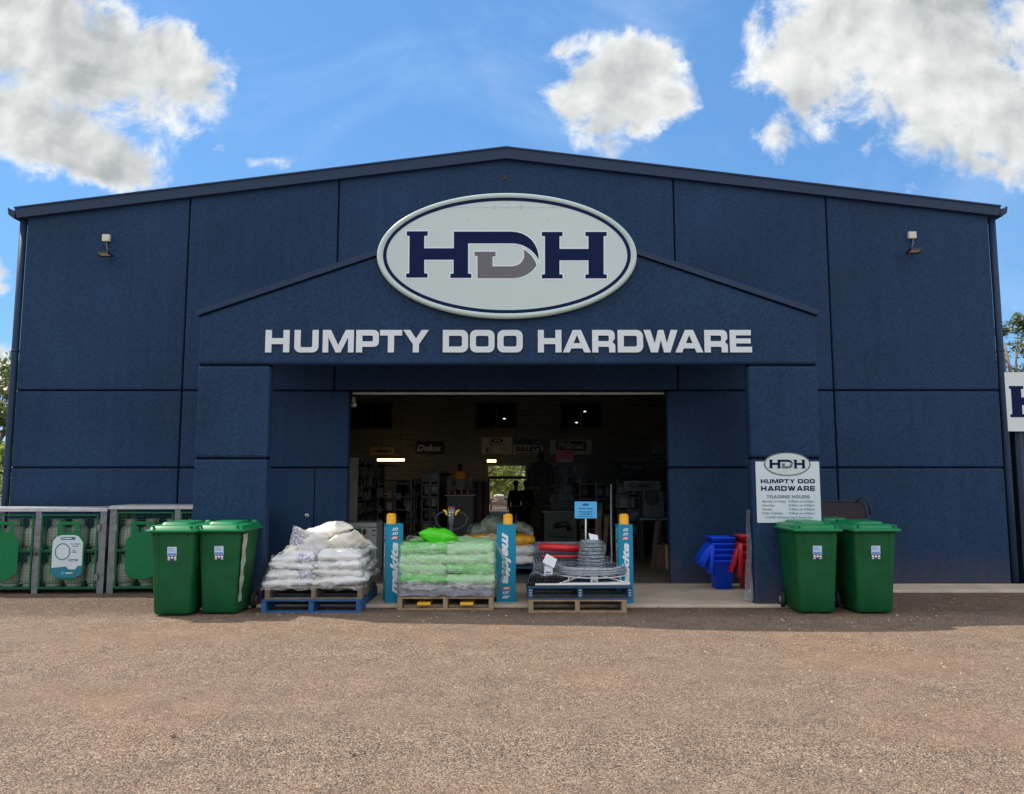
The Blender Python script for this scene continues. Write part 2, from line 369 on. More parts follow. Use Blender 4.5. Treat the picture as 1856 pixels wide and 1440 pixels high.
GL = {
 'H': (1.06, [[(0,0),(0,1),(s_,1),(s_,.635),(1.06-s_,.635),(1.06-s_,1),(1.06,1),(1.06,0),(1.06-s_,0),(1.06-s_,.37),(s_,.37),(s_,0)]]),
 'U': (1.07, [[(0,1)]+arc(.26,.26,.26,.26,180,270)+arc(.81,.26,.26,.26,270,360)+[(1.07,1),(.80,1)]+arc(.72,.30,.08,.07,0,-90)+arc(.35,.30,.08,.07,270,180)+[(.27,1)]]),
 'M': (1.38, [[(0,0),(0,1),(.36,1),(.69,.32),(1.02,1),(1.38,1),(1.38,0),(1.13,0),(1.13,.68),(.80,0),(.58,0),(.25,.68),(.25,0)]]),
 'P': (1.00, [[(0,0),(0,1)]+arc(.78,.78,.22,.22,90,0)+arc(.78,.47,.22,.22,0,-90)+[(s_,.25),(s_,0)], rr4(s_,.49,.74,.75,(0,.07,.07,0))]),
 'T': (0.98, [[(0,1),(.98,1),(.98,.75),(.625,.75),(.625,0),(.355,0),(.355,.75),(0,.75)]]),
 'Y': (1.15, [[(0,1),(.32,1),(.575,.62),(.83,1),(1.15,1),(.71,.36),(.71,0),(.44,0),(.44,.36)]]),
 'D': (1.12, [[(0,0),(0,1)]+arc(.84,.72,.28,.28,90,0)+arc(.84,.28,.28,.28,0,-90), rr4(s_,.26,.85,.74,(0,.09,.09,0))]),
 'O': (1.12, [rr4(0,0,1.12,1,.27), rr4(s_,.26,.85,.74,.09)]),
 'A': (1.23, [[(0,0),(.44,1),(.80,1),(1.23,0),(.94,0),(.865,.18),(.37,.18),(.29,0)], [(.47,.41),(.77,.41),(.62,.78)]]),
 'R': (1.02, [[(0,0),(0,1)]+arc(.78,.78,.22,.22,90,0)+[(1.0,.60),(.90,.49)]+arc(.82,.28,.2,.17,60,0)+[(1.02,0),(.75,0),(.75,.18)]+arc(.68,.18,.07,.07,0,90)+[(s_,.25),(s_,0)], rr4(s_,.50,.74,.75,(0,.07,.07,0))]),
 'W': (1.50, [[(0,1),(.30,1),(.49,.40),(.64,1),(.88,1),(1.02,.40),(1.20,1),(1.50,1),(1.17,0),(.89,0),(.755,.56),(.62,0),(.32,0)]]),
 'E': (0.97, [[(0,0),(0,1),(.94,1),(.94,.76),(s_,.76),(s_,.62),(.92,.62),(.92,.40),(s_,.40),(s_,.25),(.97,.25),(.97,0)]]),
 'N': (1.1, [[(0,0),(0,1),(.3,1),(.84,.36),(.84,1),(1.1,1),(1.1,0),(.8,0),(.26,.64),(.26,0)]]),
 'I': (0.27, [[(0,0),(0,1),(.27,1),(.27,0)]]),
 'G': (1.12, [[(1.09,1),(.25,1)]+arc(.25,.75,.25,.25,90,180)+arc(.25,.25,.25,.25,180,270)+arc(.87,.25,.25,.25,270,360)+[(1.12,.58),(.58,.58),(.58,.38),(.87,.38),(.85,.25),(.35,.25),(.27,.32),(.27,.68),(.35,.76),(1.09,.76)]]),
 'S': (1.0, [[(.95,1),(.2,1)]+arc(.2,.8,.2,.2,90,180)+[(0,.55)]+arc(.18,.55,.18,.16,180,270)+[(.72,.39),(.72,.24),(.02,.24),(.02,0),(.8,0)]+arc(.8,.2,.2,.2,270,360)+[(1.0,.45)]+arc(.82,.45,.18,.17,0,90)+[(.27,.62),(.27,.76),(.95,.76)]]),
}
def wide_word(word, x0, x1, z0, z1, y, depth=0.002):
    adv = []; x = 0
    for ch in word:
        if ch == ' ': x += 0.5; continue
        adv.append((ch, x)); x += GL[ch][0]+0.18
    tot = x-0.18; k = (x1-x0)/tot; h = z1-z0; mb = MB()
    for ch, ox in adv:
        w, ps = GL[ch]
        m = flat([[(x0+(ox+q[0])*k, z0+q[1]*h) for q in p] for p in ps], y, depth)
        mb.add(m.v, m.f)
    return mb
def bez(p0, p1, p2, p3, n=8): return [tuple((1-t)**3*a+3*(1-t)**2*t*b+3*(1-t)*t*t*c+t**3*d for a, b, c, d in zip(p0, p1, p2, p3)) for t in [i/n for i in range(n+1)]]
def serifH(xa, xb, xc, xd, bar0, bar1, top, bot, sv=11):
    e = 20
    return [(xa-e, top), (xb+e, top), (xb+e, top+26), (xb, top+28), (xb, bar0), (xc, bar0), (xc, top+28), (xc-e, top+26), (xc-e, top), (xd+e, top), (xd+e, top+26), (xd, top+28),
            (xd, bot-27), (xd+e, bot-25), (xd+e, bot), (xc-e, bot), (xc-e, bot-25), (xc, bot-27), (xc, bar1), (xb, bar1), (xb, bot-27), (xb+e, bot-25), (xb+e, bot), (xa-e, bot), (xa-e, bot-25), (xa, bot-27), (xa, top+28), (xa-e, top+26)]
LOGO_HD = [[(275,318),(411,318),(411,345),(388,348),(388,428),(580,428),(580,320),(950,320)]+bez((950,320),(1060,320),(1132,400),(1130,505))[1:]+bez((1130,505),(1100,440),(1030,396),(960,396))[1:]+
           [(672,396),(672,592),(693,594),(693,620),(557,620),(557,594),(578,592),(578,502),(388,502),(388,590),(409,592),(409,618),(271,618),(271,592),(291,590),(293,348),(275,345)]]
LOGO_D = [[(714,450),(850,450),(850,478),(830,482),(830,545),(955,545)]+bez((955,545),(1020,542),(1050,490),(1030,435))[1:]+bez((1030,435),(1080,465),(1105,500),(1115,537))[1:]+bez((1115,537),(1085,590),(1030,620),(955,622))[1:]+[(733,622),(733,478),(714,476)]]
LOGO_H = [serifH(1170,1264,1452,1550,432,506,322,623)]
def logo(conv, y, root, mats, k=1.0, outline=True, dep=0.004):
    """conv maps logo sheet coords to (x,z)"""
    if outline:
        mb = MB()
        for P, z in ((LOGO_HD, 0.0), (LOGO_D, 0.0), (LOGO_H, 0.0)):
            m = flat([[conv(*q) for q in p] for p in P], y-dep*0.5, dep*0.5, offset=0.03*k); mb.add(m.v, m.f)
        mb.build('letter_outline', mats[2], root)
    a = flat([[conv(*q) for q in p] for p in LOGO_HD], y-dep, dep*0.6); b = flat([[conv(*q) for q in p] for p in LOGO_H], y-dep, dep*0.6); a.add(b.v, b.f)
    a.build('navy_letter', mats[0], root)
    flat([[conv(*q) for q in p] for p in LOGO_D], y-dep, dep*0.6).build('grey_letter', mats[1], root)
# ================================================================== THE SETTING
YW = 11.63; YP = 9.79; YPART = 24.0; YBACK = 36.0
def struct(ob): ob['kind'] = 'structure'; return ob
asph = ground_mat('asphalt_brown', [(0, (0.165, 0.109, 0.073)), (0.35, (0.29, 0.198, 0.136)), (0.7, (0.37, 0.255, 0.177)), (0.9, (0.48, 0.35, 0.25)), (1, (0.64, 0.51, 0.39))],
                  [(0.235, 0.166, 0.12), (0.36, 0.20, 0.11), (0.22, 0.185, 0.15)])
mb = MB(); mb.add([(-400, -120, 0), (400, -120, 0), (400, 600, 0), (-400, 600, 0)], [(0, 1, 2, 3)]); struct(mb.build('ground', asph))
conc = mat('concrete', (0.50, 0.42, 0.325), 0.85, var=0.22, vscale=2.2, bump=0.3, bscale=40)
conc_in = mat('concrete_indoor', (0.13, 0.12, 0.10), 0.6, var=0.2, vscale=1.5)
mb = MB(); mb.box(-4.0, 3.62, 9.72, 11.62, -0.2, 0.035); mb.box(3.624, 9.5, 10.95, 11.62, -0.2, 0.033); struct(mb.build('concrete_apron', conc, bevel=0.012))
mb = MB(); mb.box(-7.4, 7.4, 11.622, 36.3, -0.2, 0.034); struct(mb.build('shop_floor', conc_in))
# loose grit and dead leaves on the asphalt: one uncountable layer
grit = MB(); rg = random.Random(4)
for i in range(2600):
    x = rg.uniform(-9, 9); y = rg.uniform(3.6, 10.4)
    if y > 9.6 and abs(x) < 3.6: continue
    s = rg.choice([.004, .006, .008, .011]) * rg.uniform(.7, 1.3); a = rg.uniform(0, pi)
    M = Matrix.Translation((x, y, s*0.3)) @ Matrix.Rotation(a, 4, 'Z') @ Matrix.Rotation(rg.uniform(-.4, .4), 4, 'X')
    vs = [M @ Vector(p) for p in ((-s,-s*.7,-s*.4),(s*1.2,-s*.5,-s*.4),(s*.8,s*.9,-s*.4),(-s*.9,s*.6,-s*.4),(0,0,s*.8))]
    grit.add(vs, [(0,1,4),(1,2,4),(2,3,4),(3,0,4)])
lit_ = MB()
for i in range(60):
    x = rg.uniform(-9, 9); y = rg.uniform(3.8, 9.6) if i % 3 else rg.uniform(9.0, 9.7); s = rg.uniform(.010, .024); a = rg.uniform(0, 2*pi)
    M = Matrix.Translation((x, y, .006)) @ Matrix.Rotation(a, 4, 'Z') @ Matrix.Rotation(rg.uniform(-.5, .5), 4, 'X')
    lit_.add([M @ Vector(p) for p in ((-s*1.6, 0, 0), (-s*.4, -s*.45, .002), (s*1.2, -s*.1, .005), (s*.9, s*.3, .004), (-s*.4, s*.45, .003), (0, 0, -.002))], [(0,1,2,3,4), (0,5,1), (1,5,2), (4,5,0)])
ll = lit_.build('leaf_litter', mat('dry_leaf', (0.10, 0.065, 0.035), 0.8, var=0.5, vscale=1)); ll['kind'] = 'stuff'; ll['label'] = 'dry brown leaves and twigs scattered over the asphalt'; ll['category'] = 'leaf litter'
g = grit.build('gravel', mat('grit_stone', (0.38, 0.32, 0.25), 0.9, var=0.5, vscale=0.7)); g['kind'] = 'stuff'; g['label'] = 'loose grit and small stones scattered over the asphalt'; g['category'] = 'gravel'

# ================================================================== THE SHOP BUILDING
bld = thing('hardware_store', 'navy blue gabled concrete panel hardware store with a deep entrance portico', 'building')
z_a = W(600, 848, YW).z; z_b = W(600, 708, YW).z
XL = W(28, 708, YW).x; XR = W(1812, 706, YW).x; J1 = W(336, 560, YW).x; J4 = W(1507, 600, YW).x
J2 = W(613, 400, YW).x; J3 = W(1222, 400, YW).x; DL = W(632, 830, YW).x; DR = W(1210, 830, YW).x
eL = W(45, 392, YW); eR = W(1797, 390, YW); ap = W(917, 283, YW)
def topz(x): return eL.z+(ap.z-eL.z)*(x-XL)/(ap.x-XL) if x < ap.x else ap.z+(eR.z-ap.z)*(x-ap.x)/(XR-ap.x)
g_ = 0.011; DOORX = (W(486, 900, YW).x-0.28, W(570, 900, YW).x)
mb = MB()
def panel(x0, x1, z0, z1=None):
    x0 += g_; x1 -= g_
    if z1 is None:
        pts = [(x0, z0+g_), (x1, z0+g_), (x1, topz(x1))]+([(ap.x, ap.z)] if x0 < ap.x < x1 else [])+[(x0, topz(x0))]
    else: pts = [(x0, z0+g_), (x1, z0+g_), (x1, z1-g_), (x0, z1-g_)]
    mb.prism(pts, YW, YW+0.16)
for a, b in ((XL, J1), (J4, XR)): panel(a, b, -0.1, z_a); panel(a, b, z_a, z_b); panel(a, b, z_b)
panel(DR, J4, -0.1, z_a); panel(DR, J4, z_a, z_b); panel(J1, DL, z_a, z_b)
panel(J1, J2, z_b); panel(J2, J3, z_b); panel(J3, J4, z_b)
# lower panel with the recessed door
dz = W(500, 816, YW).z
panel(J1, DOORX[0], -0.1, z_a); mb.box(DOORX[1], DL-g_, YW, YW+0.16, -0.1, z_a-g_); mb.box(DOORX[0]-g_+0.001, DOORX[1]-0.001, YW, YW+0.16, dz, z_a-g_) if dz < z_a else None
mb.build('front_wall', WALL, bld, bevel=0.020)
def seal(*a): q = MB(); q.box(*a); q.build('joint_sealant', mat('sealant', (0.004, 0.008, 0.018), 0.9, spec=0.05), bld)
for x in (J1, J2, J3, J4): seal(x-0.03, x+0.03, YW+0.022, YW+0.15, (z_b if x in (J2, J3) else -0.1), topz(x)-0.1)
for (a, b) in ((XL, DL), (DR, XR)):
    for z in (z_a, z_b): seal(a+.02, b-.02, YW+0.024, YW+0.15, z-0.03, z+0.03)
seal(DL+.001, DR-.001, YW+0.024, YW+0.15, z_b-0.012, z_b+0.03)
d = MB(); d.box(DOORX[0]+0.012, DOORX[1]-0.012, YW+0.012, YW+0.06, 0.04, min(dz, z_a)-0.014)
door = d.build('door', WALL, bld, bevel=0.004)
c = W(556, 935, YW)
l = MB(); l.lathe([(0.034, -0.012), (0.034, 0.0), (0.024, 0.006), (0.012, 0.006)], (c.x, YW, c.z), 16, Matrix.Rotation(pi/2, 4, 'X')); l.build('door_lock', mat('steel_bright', (0.55, 0.55, 0.56), 0.35, 0.9), door)
# side walls, back wall, roof
mb = MB(); mb.box(XL+0.01, XL+0.15, YW+0.165, YBACK, -0.1, eL.z-0.02); mb.build('side_wall', WALL, bld)
mb = MB(); mb.box(XR-0.15, XR-0.01, YW+0.165, YBACK, -0.1, eR.z-0.02); mb.build('side_wall', WALL, bld)
dxl = W(886, 865, YPART).x; dxr = W(951, 865, YPART).x
clad = mat('inner_cladding', (0.36, 0.35, 0.29), 0.55, var=0.1)
def siding(mb, x0, x1, z0, z1, y, pitch=0.076, dep=0.022):
    z = z0; n = 0
    while z < z1-1e-4:
        zz = min(z+pitch, z1)
        vs = [(x0, y, z), (x1, y, z), (x1, y-dep, z+(zz-z)*.35), (x0, y-dep, z+(zz-z)*.35), (x1, y-dep, z+(zz-z)*.7), (x0, y-dep, z+(zz-z)*.7), (x1, y, zz), (x0, y, zz)]
        mb.add(vs, [(0,1,2,3),(3,2,4,5),(5,4,6,7)]); z = zz
wins = [(640, 709, 733, 775), (864, 935, 733, 775), (1018, 1088, 733, 775)]
wr = [(W(a, 750, YPART).x, W(b, 750, YPART).x, W(a, d_, YPART).z, W(a, c_, YPART).z) for a, b, c_, d_ in wins]
zdoor = W(918, 846, YPART).z; ztop = 5.4
mb = MB()
siding(mb, -7.3, dxl-0.02, 0.03, wr[0][2], YPART); siding(mb, dxr+0.02, 7.3, 0.03, wr[0][2], YPART); siding(mb, dxl-0.02, dxr+0.02, zdoor+0.10, wr[0][2], YPART)
xs = [-7.3]+[v for r in wr for v in (r[0], r[1])]+[7.3]
for i in range(0, len(xs), 2): siding(mb, xs[i], xs[i+1], wr[0][2], wr[0][3], YPART)
siding(mb, -7.3, 7.3, wr[0][3], ztop, YPART)
mb.build('partition_wall', clad, bld)
alu = mat('window_frame_dark', (0.11, 0.105, 0.09), 0.5); glassd = mat('dark_glass', (0.012, 0.012, 0.014), 0.12, spec=0.6, var=0)
for (a, b, c_, d_) in wr:
    f = MB(); e = 0.05
    f.box(a-e, b+e, YPART-0.05, YPART-0.026, d_, d_+e); f.box(a-e, b+e, YPART-0.05, YPART-0.026, c_-e, c_); f.box(a-e, a, YPART-0.05, YPART-0.026, c_, d_); f.box(b, b+e, YPART-0.05, YPART-0.026, c_, d_)
    m_ = (a+b)/2; f.box(m_-0.02, m_+0.02, YPART-0.045, YPART-0.02, c_, d_)
    fo = f.build('window', alu, bld); q = MB(); q.box(a, b, YPART-0.012, YPART+0.01, c_, d_); q.build('pane', glassd, fo)
# doorway surround and back wall with its opening
mb = MB(); fz = zdoor
mb.box(dxl-0.10, dxl-0.02, YPART-0.07, YPART+0.1, 0.036, fz+0.02); mb.box(dxr+0.02, dxr+0.10, YPART-0.07, YPART+0.1, 0.036, fz+0.02); mb.box(dxl-0.10, dxr+0.10, YPART-0.07, YPART+0.1, fz+0.022, fz+0.10)
mb.build('door_frame', mat('door_frame_tan', (0.50, 0.38, 0.26), 0.6), bld)
zo = 2.75
mb = MB(); bx0, bx1 = -1.5, 1.6
mb.box(XL+.16, bx0, YBACK, YBACK+.15, 0, 5.4); mb.box(bx1, XR-.16, YBACK, YBACK+.15, 0, 5.4); mb.box(bx0+.001, bx1-.001, YBACK, YBACK+.15, zo, 5.4)
mb.build('back_wall', clad, bld)
mb = MB(); zbm = W(918, 866, YBACK).z; mb.box(bx0, bx1, YBACK-.05, YBACK+.1, zbm-.07, zbm+.07); mb.build('transom_bar', mat('transom_pale', (0.45, 0.42, 0.38), 0.6), bld)
roofm = mat('roof_sheet', (0.10, 0.12, 0.16), 0.5, 0.3)
mb = MB()
for (xa, za_, xb, zb_) in ((XL-.12, topz(XL)-.012, ap.x, ap.z+.01), (ap.x, ap.z+.01, XR+.12, topz(XR)-.012)):
    mb.add([(xa, YW+.02, za_+.03), (xb, YW+.02, zb_+.03), (xb, YBACK+.3, zb_+.03), (xa, YBACK+.3, za_+.03), (xa, YW+.02, za_), (xb, YW+.02, zb_), (xb, YBACK+.3, zb_), (xa, YBACK+.3, za_)],
           [(0,1,2,3),(7,6,5,4),(4,5,1,0),(6,7,3,2),(5,6,2,1),(7,4,0,3)])
mb.build('roof', roofm, bld)
YB = YW-0.07
tl, tr_, ta = W(26, 377, YB), W(1814, 374, YB), W(917, 267, YB); bl_, br_, ba = W(30, 395, YB), W(1811, 391, YB), W(917, 287, YB)
navy_trim = mat('navy_trim', (0.015, 0.036, 0.080), 0.5, 0.0, spec=0.25, var=0.06, vscale=1.0)
mb = MB()
for P in ([(tl.x, tl.z), (ta.x, ta.z), (ba.x, ba.z), (bl_.x, bl_.z)], [(ta.x, ta.z), (tr_.x, tr_.z), (br_.x, br_.z), (ba.x, ba.z)]): mb.prism(P, YB, YB+0.10)
for (p, q) in ((tl, ta), (ta, tr_)): mb.add([(p.x, YB-.015, p.z+.012), (q.x, YB-.015, q.z+.012), (q.x, YB+.25, q.z+.012), (p.x, YB+.25, p.z+.012), (p.x, YB-.015, p.z-.012), (q.x, YB-.015, q.z-.012)], [(0,1,2,3),(4,5,1,0)])
mb.build('barge_capping', navy_trim, bld)
for sx, c0 in ((-1, tl), (1, tr_)):
    m = MB(); cx = c0.x+sx*0.0; z1 = c0.z-0.0
    prof = [(0, -.16), (sx*.02, -.16), (sx*.10, -.10), (sx*.115, -.02), (sx*.11, .01), (sx*.09, -.01), (sx*.08, -.04), (0, -.03)]
    m.prism([(cx+a, z1+b) for a, b in prof], YB+.02, YBACK); m.build('gutter', navy_trim, bld)
for sx, wx, (pt, pb) in ((-1, XL, ((38, 398), (9, 920))), (1, XR, ((1803, 396), (1846, 1062)))):
    m = MB(); x = wx+sx*0.075; zt = c0.z-0.16
    m.tube([(x, YW+.05, 0.0), (x, YW+.05, 1.5), (x, YW+.05, 3.4), (x, YW+.05, zt)], 0.052, 14); o = m.build('downpipe', navy_trim, bld)
    for z in (1.7, 3.5): k = MB(); k.lathe([(0.057, 0), (0.057, .03)], (x, YW+.05, z), 14); k.build('pipe_bracket', navy_trim, o)
# roller shutter rail over the entrance
m = MB(); m.box(DL-0.0, DR+0.0, YW+0.165, YW+0.20, z_b-0.045, z_b-0.010); m.build('shutter_rail', mat('galv_dull', (0.42, 0.42, 0.40), 0.45, 0.6), bld)
m = MB(); m.lathe([(0.035, -.03), (0.035, 0), (0.02, .012)], (W(914, 324, YW).x, YW, W(914, 324, YW).z), 14, Matrix.Rotation(pi/2, 4, 'X')); m.build('wall_vent', mat('black_plastic', (0.02, 0.02, 0.02), 0.5), bld)
# ---- portico
fz0 = W(900, 662, YP).z; pe = W(361, 573, YP); per = W(1478, 572, YP); PL = W(360, 620, YP).x; PR = W(1480, 620, YP).x
pap = W(921, 384, YP); cxi = W(486, 780, YP).x; cxr = W(1359, 780, YP).x
mb = MB(); mb.prism([(PL, fz0+.012), (PR, fz0+.012), (PR, per.z), (pap.x, pap.z), (PL, pe.z)], YP, YP+.17); mb.build('portico_gable', WALL, bld, bevel=0.032)
zc = W(900, 831, YP).z
for (a, b) in ((PL, cxi), (cxr, PR)):
    m = MB(); m.box(a+.002, b, YP, YP+.19, zc+.010, fz0-.010); m.box(a+.002, b, YP, YP+.19, -0.1, zc-.010); o = m.build('portico_column', WALL, bld, bevel=0.032)
    for z in (zc, fz0): m = MB(); m.box(a+.02, b-.02, YP+.02, YP+.17, z-.02, z+.02); m.build('joint_sealant', MATS['sealant'], o)
mb = MB(); h = 0.075
for (p, q) in (((PL-.03, pe.z), (pap.x, pap.z)), ((pap.x, pap.z), (PR+.03, per.z))):
    mb.prism([(p[0], p[1]), (q[0], q[1]), (q[0], q[1]+h), (p[0], p[1]+h)], YP-.03, YP+.2)
mb.build('portico_capping', navy_trim, bld)
mb = MB()
for (p, q) in (((PL+.02, pe.z), (pap.x, pap.z)), ((pap.x, pap.z), (PR-.02, per.z))):
    mb.prism([(p[0], p[1]-.06), (q[0], q[1]-.06), (q[0], q[1]-.02), (p[0], p[1]-.02)], YP+.172, YW-.001)
mb.build('portico_roof', roofm, bld)

# ================================================================== SIGNS ON THE FRONT
sign_face = mat('sign_face', (0.50, 0.60, 0.60), 0.35, var=0.05, vscale=0.8, spec=0.5)
sign_rim = mat('sign_rim', (0.47, 0.60, 0.58), 0.30, var=0.03)
logo_navy = mat('logo_navy', (0.004, 0.012, 0.060), 0.6, var=0.04, spec=0.10); logo_grey = mat('logo_grey', (0.150, 0.150, 0.170), 0.6, var=0.04, spec=0.1)
pale = mat('lettering_white', (0.62, 0.68, 0.72), 0.45, var=0.05, vscale=1.5)
def conv(u, v):
    p = W(660+u/3.569, 330+v/3.569, YP-0.10); return (p.x, p.z)
sg = thing('oval_sign', 'large pale oval sign with a navy ring and slab serif letters over the entrance', 'sign')
YF = YP-0.085
c0 = conv(923, 475); rx = (conv(1767, 475)[0]-conv(80, 475)[0])/2; rz = (conv(923, 67)[1]-conv(923, 883)[1])/2; cx = (conv(1767, 475)[0]+conv(80, 475)[0])/2; cz = (conv(923, 67)[1]+conv(923, 883)[1])/2
rings = []
for (k, y) in ((0.965, YP-.035), (0.995, YP-.035), (1.0, YP-.05), (1.0, YP-.065), (0.995, YF-.005), (0.985, YF-.018), (0.966, YF-.014), (0.957, YF+0.002)):
    d = (1-k)*rx
    rings.append([(cx+(rx-d)*cos(2*pi*i/96), y, cz+(rz-d)*sin(2*pi*i/96)) for i in range(96)])
m = MB(); m.loft(rings[::-1], True, False); m.build('rim', sign_rim, sg)
def ell(k_rx, k_rz, n=96): return [(cx+k_rx*cos(2*pi*i/n), cz+k_rz*sin(2*pi*i/n)) for i in range(n)]
flat([ell(rx*.962, rz-rx*.038)], YF, 0.02).build('face', sign_face, sg)
m = MB(); m.prism(ell(rx*.9, rz*.86), YF+.02, YP-.002); m.build('backing', mat('grey_metal', (0.25, 0.26, 0.27), 0.5, 0.5), sg)
ro = ((conv(1725, 475)[0]-conv(120, 475)[0])/2, (conv(923, 95)[1]-conv(923, 847)[1])/2); ri = ((conv(1703, 475)[0]-conv(142, 475)[0])/2, (conv(923, 117)[1]-conv(923, 825)[1])/2)
flat([ell(*ro), ell(*ri)], YF-.004, 0.003).build('navy_ring', logo_navy, sg)
logo(conv, YF, sg, (logo_navy, logo_grey, mat('logo_outline', (0.66, 0.73, 0.78), 0.4, var=0.02)), 0.55)
m = MB(); z = conv(900, 165)[1]; m.box(conv(560, 0)[0], conv(1290, 0)[0], YF-.0012, YF-.0002, z-.002, z+.002)
for u, v in ((925, 130), (842, 155), (842, 172), (1012, 155), (1012, 172), (1220, 158), (672, 240), (1195, 240)): p = conv(u, v); m.box(p[0]-.006, p[0]+.006, YF-.004, YF-.0002, p[1]-.006, p[1]+.006)
m.build('panel_seam', mat('seam_grey', (0.30, 0.36, 0.38), 0.5), sg)
# shop name
nm = thing('wall_lettering', 'pale raised capital letters spelling the shop name above the entrance', 'lettering')
zt = W(900, 599, YP).z; zb2 = W(900, 639.6, YP).z
for word, ofs, spans in (('HUMPTYDOO', 440, [(162,330),(365,533),(563,780),(797,955),(963,1118),(1125,1305),(1403,1580),(1593,1765),(1785,1962)]),
                         ('HARDWARE', 920, [(212,377),(387,582),(592,753),(770,948),(952,1190),(1173,1367),(1377,1540),(1555,1708)])):
    for ch, (a, b) in zip(word, spans):
        xa = W(ofs+a/3.867, 620, YP).x; xb = W(ofs+b/3.867, 620, YP).x; w_, ps = GL[ch]; k = (xb-xa)/w_
        flat([[(xa+q[0]*k, zb2+q[1]*(zt-zb2)) for q in p] for p in ps], YP-.022, 0.018).build('letter', pale, nm)
# trading hours board
tb = thing('trading_hours_board', 'white trading hours board with an oval badge on the right portico column', 'sign')
YT = YP-.02
a = W(1369, 837, YT); b = W(1489, 948, YT); tx0, tx1, tz0, tz1 = a.x, b.x, b.z, a.z
tw = tx1-tx0; th = tz1-tz0
m = MB(); m.prism(rr4(tx0, tz0, tx1, tz1, 0.012), YT, YT+.006); m.build('board', mat('board_white', (0.56, 0.65, 0.70), 0.35, var=0.04), tb)
def tz(v): return tz1-(v-262)/(1330-262)*th     # v in zoomed rows of the board
def tx(u, v=800): return tx0+(u-(62+(v-262)*.033))/(1150)*tw
ocx = tx(634, 300); ocz = tz(305); orx = 420/1150*tw; orz = 205/1068*th
m = MB(); m.prism([(ocx+orx*cos(2*pi*i/64), ocz+orz*sin(2*pi*i/64)) for i in range(64)], YT-.008, YT+.004); bd = m.build('badge', sign_face, tb)
flat([[(ocx+orx*.99*cos(2*pi*i/64), ocz+orz*.99*sin(2*pi*i/64)) for i in range(64)], [(ocx+orx*.955*cos(2*pi*i/64), ocz+orz*.93*sin(2*pi*i/64)) for i in range(64)]], YT-.0095, 0.001).build('badge_ring', logo_navy, bd)
convb = lambda u, v: (ocx+(u-924)/1310*(660/1150*tw), ocz-(v-470)/305*(155/1068*th))
logo(convb, YT-.008, bd, (logo_navy, logo_grey, MATS['logo_outline']), 0.1, outline=False, dep=0.003)
m = wide_word('HUMPTY DOO', tx(160, 600), tx(1132, 600), tz(643), tz(570), YT-.003); q = wide_word('HARDWARE', tx(165, 730), tx(1136, 730), tz(775), tz(690), YT-.003); m.add(q.v, q.f); m.build('shop_name', logo_navy, tb)
tg = mat('print_grey', (0.16, 0.20, 0.24), 0.6, var=0)
m = wide_word('TRADING HOURS', tx(262, 880), tx(1040, 880), tz(905), tz(850), YT-.003)
for v, l, lw, r_ in ((960, 'Monday to Friday', 415, '8.00am to 6.00pm'), (1028, 'Saturday', 215, '8.00am to 5.00pm'), (1098, 'Sunday', 170, '9.00am to 4.00pm'), (1166, 'Public Holidays', 360, '9.00am to 3.00pm')):
    for (s, u0, u1) in ((l, 190, 190+lw), (r_, 662, 1120)):
        text_mb(s, tx(u0, v), tx(u1, v), tz(v+27), tz(v-22), YT-.003, bold=0.012).build('hours_print', tg, tb)
q = text_mb('CLOSED Christmas Day & Boxing Day', tx(250, 1240), tx(1085, 1240), tz(1264), tz(1216), YT-.003, bold=0.01).build('hours_print', tg, tb)
m.build('hours_heading', tg, tb)
# floodlights
def floodlight(jx, jy, fx, fy, label):
    t = thing('floodlight', label, 'light', 'floodlights on the front wall')
    a = W(jx, jy, YW-.03); c = W(fx, fy, YW-.18)
    m = MB(); m.box(a.x-.058, a.x+.058, YW-.06, YW-.001, a.z-.055, a.z+.055); m.build('junction_box', mat('box_cream', (0.62, 0.58, 0.50), 0.5), t, bevel=0.010)
    m = MB(); m.tube([(a.x, YW-.03, a.z-.05), (a.x+.01, YW-.04, a.z-.11), (c.x, YW-.05, c.z+.03)], 0.007, 6); m.build('cable', mat('cable_grey', (0.2, 0.2, 0.2), 0.6), t)
    M = Matrix.Translation((c.x, YW-.16, c.z)) @ Matrix.Rotation(radians(-7), 4, 'X') @ Matrix.Diagonal((.82, .55, .9, 1))
    m = MB(); m.box(-.10, .10, -.10, .10, -.02, .02, M)
    for i in range(7): m.box(-.08+i*.025, -.075+i*.025, -.09, .09, .02, .04, M)
    m.build('housing', mat('lamp_black', (0.03, 0.03, 0.035), 0.45, 0.4), t, bevel=0.004)
    m = MB(); m.box(-.085, .085, -.085, .085, -.0225, -.0205, M); m.build('lens', mat('lamp_lens', (0.75, 0.68, 0.50), 0.3), t)
    m = MB(); m.box(-.115, -.103, -.02, .16, -.03, .0, M); m.box(.103, .115, -.02, .16, -.03, .0, M); m.box(-.115, .115, .13, .16, -.03, .0, M); m.build('bracket', MATS['lamp_black'], t)
floodlight(193, 432, 188, 459, 'small black floodlight below a cream box high on the left of the front wall')
floodlight(1653, 427, 1659, 453, 'small black floodlight below a cream box high on the right of the front wall')

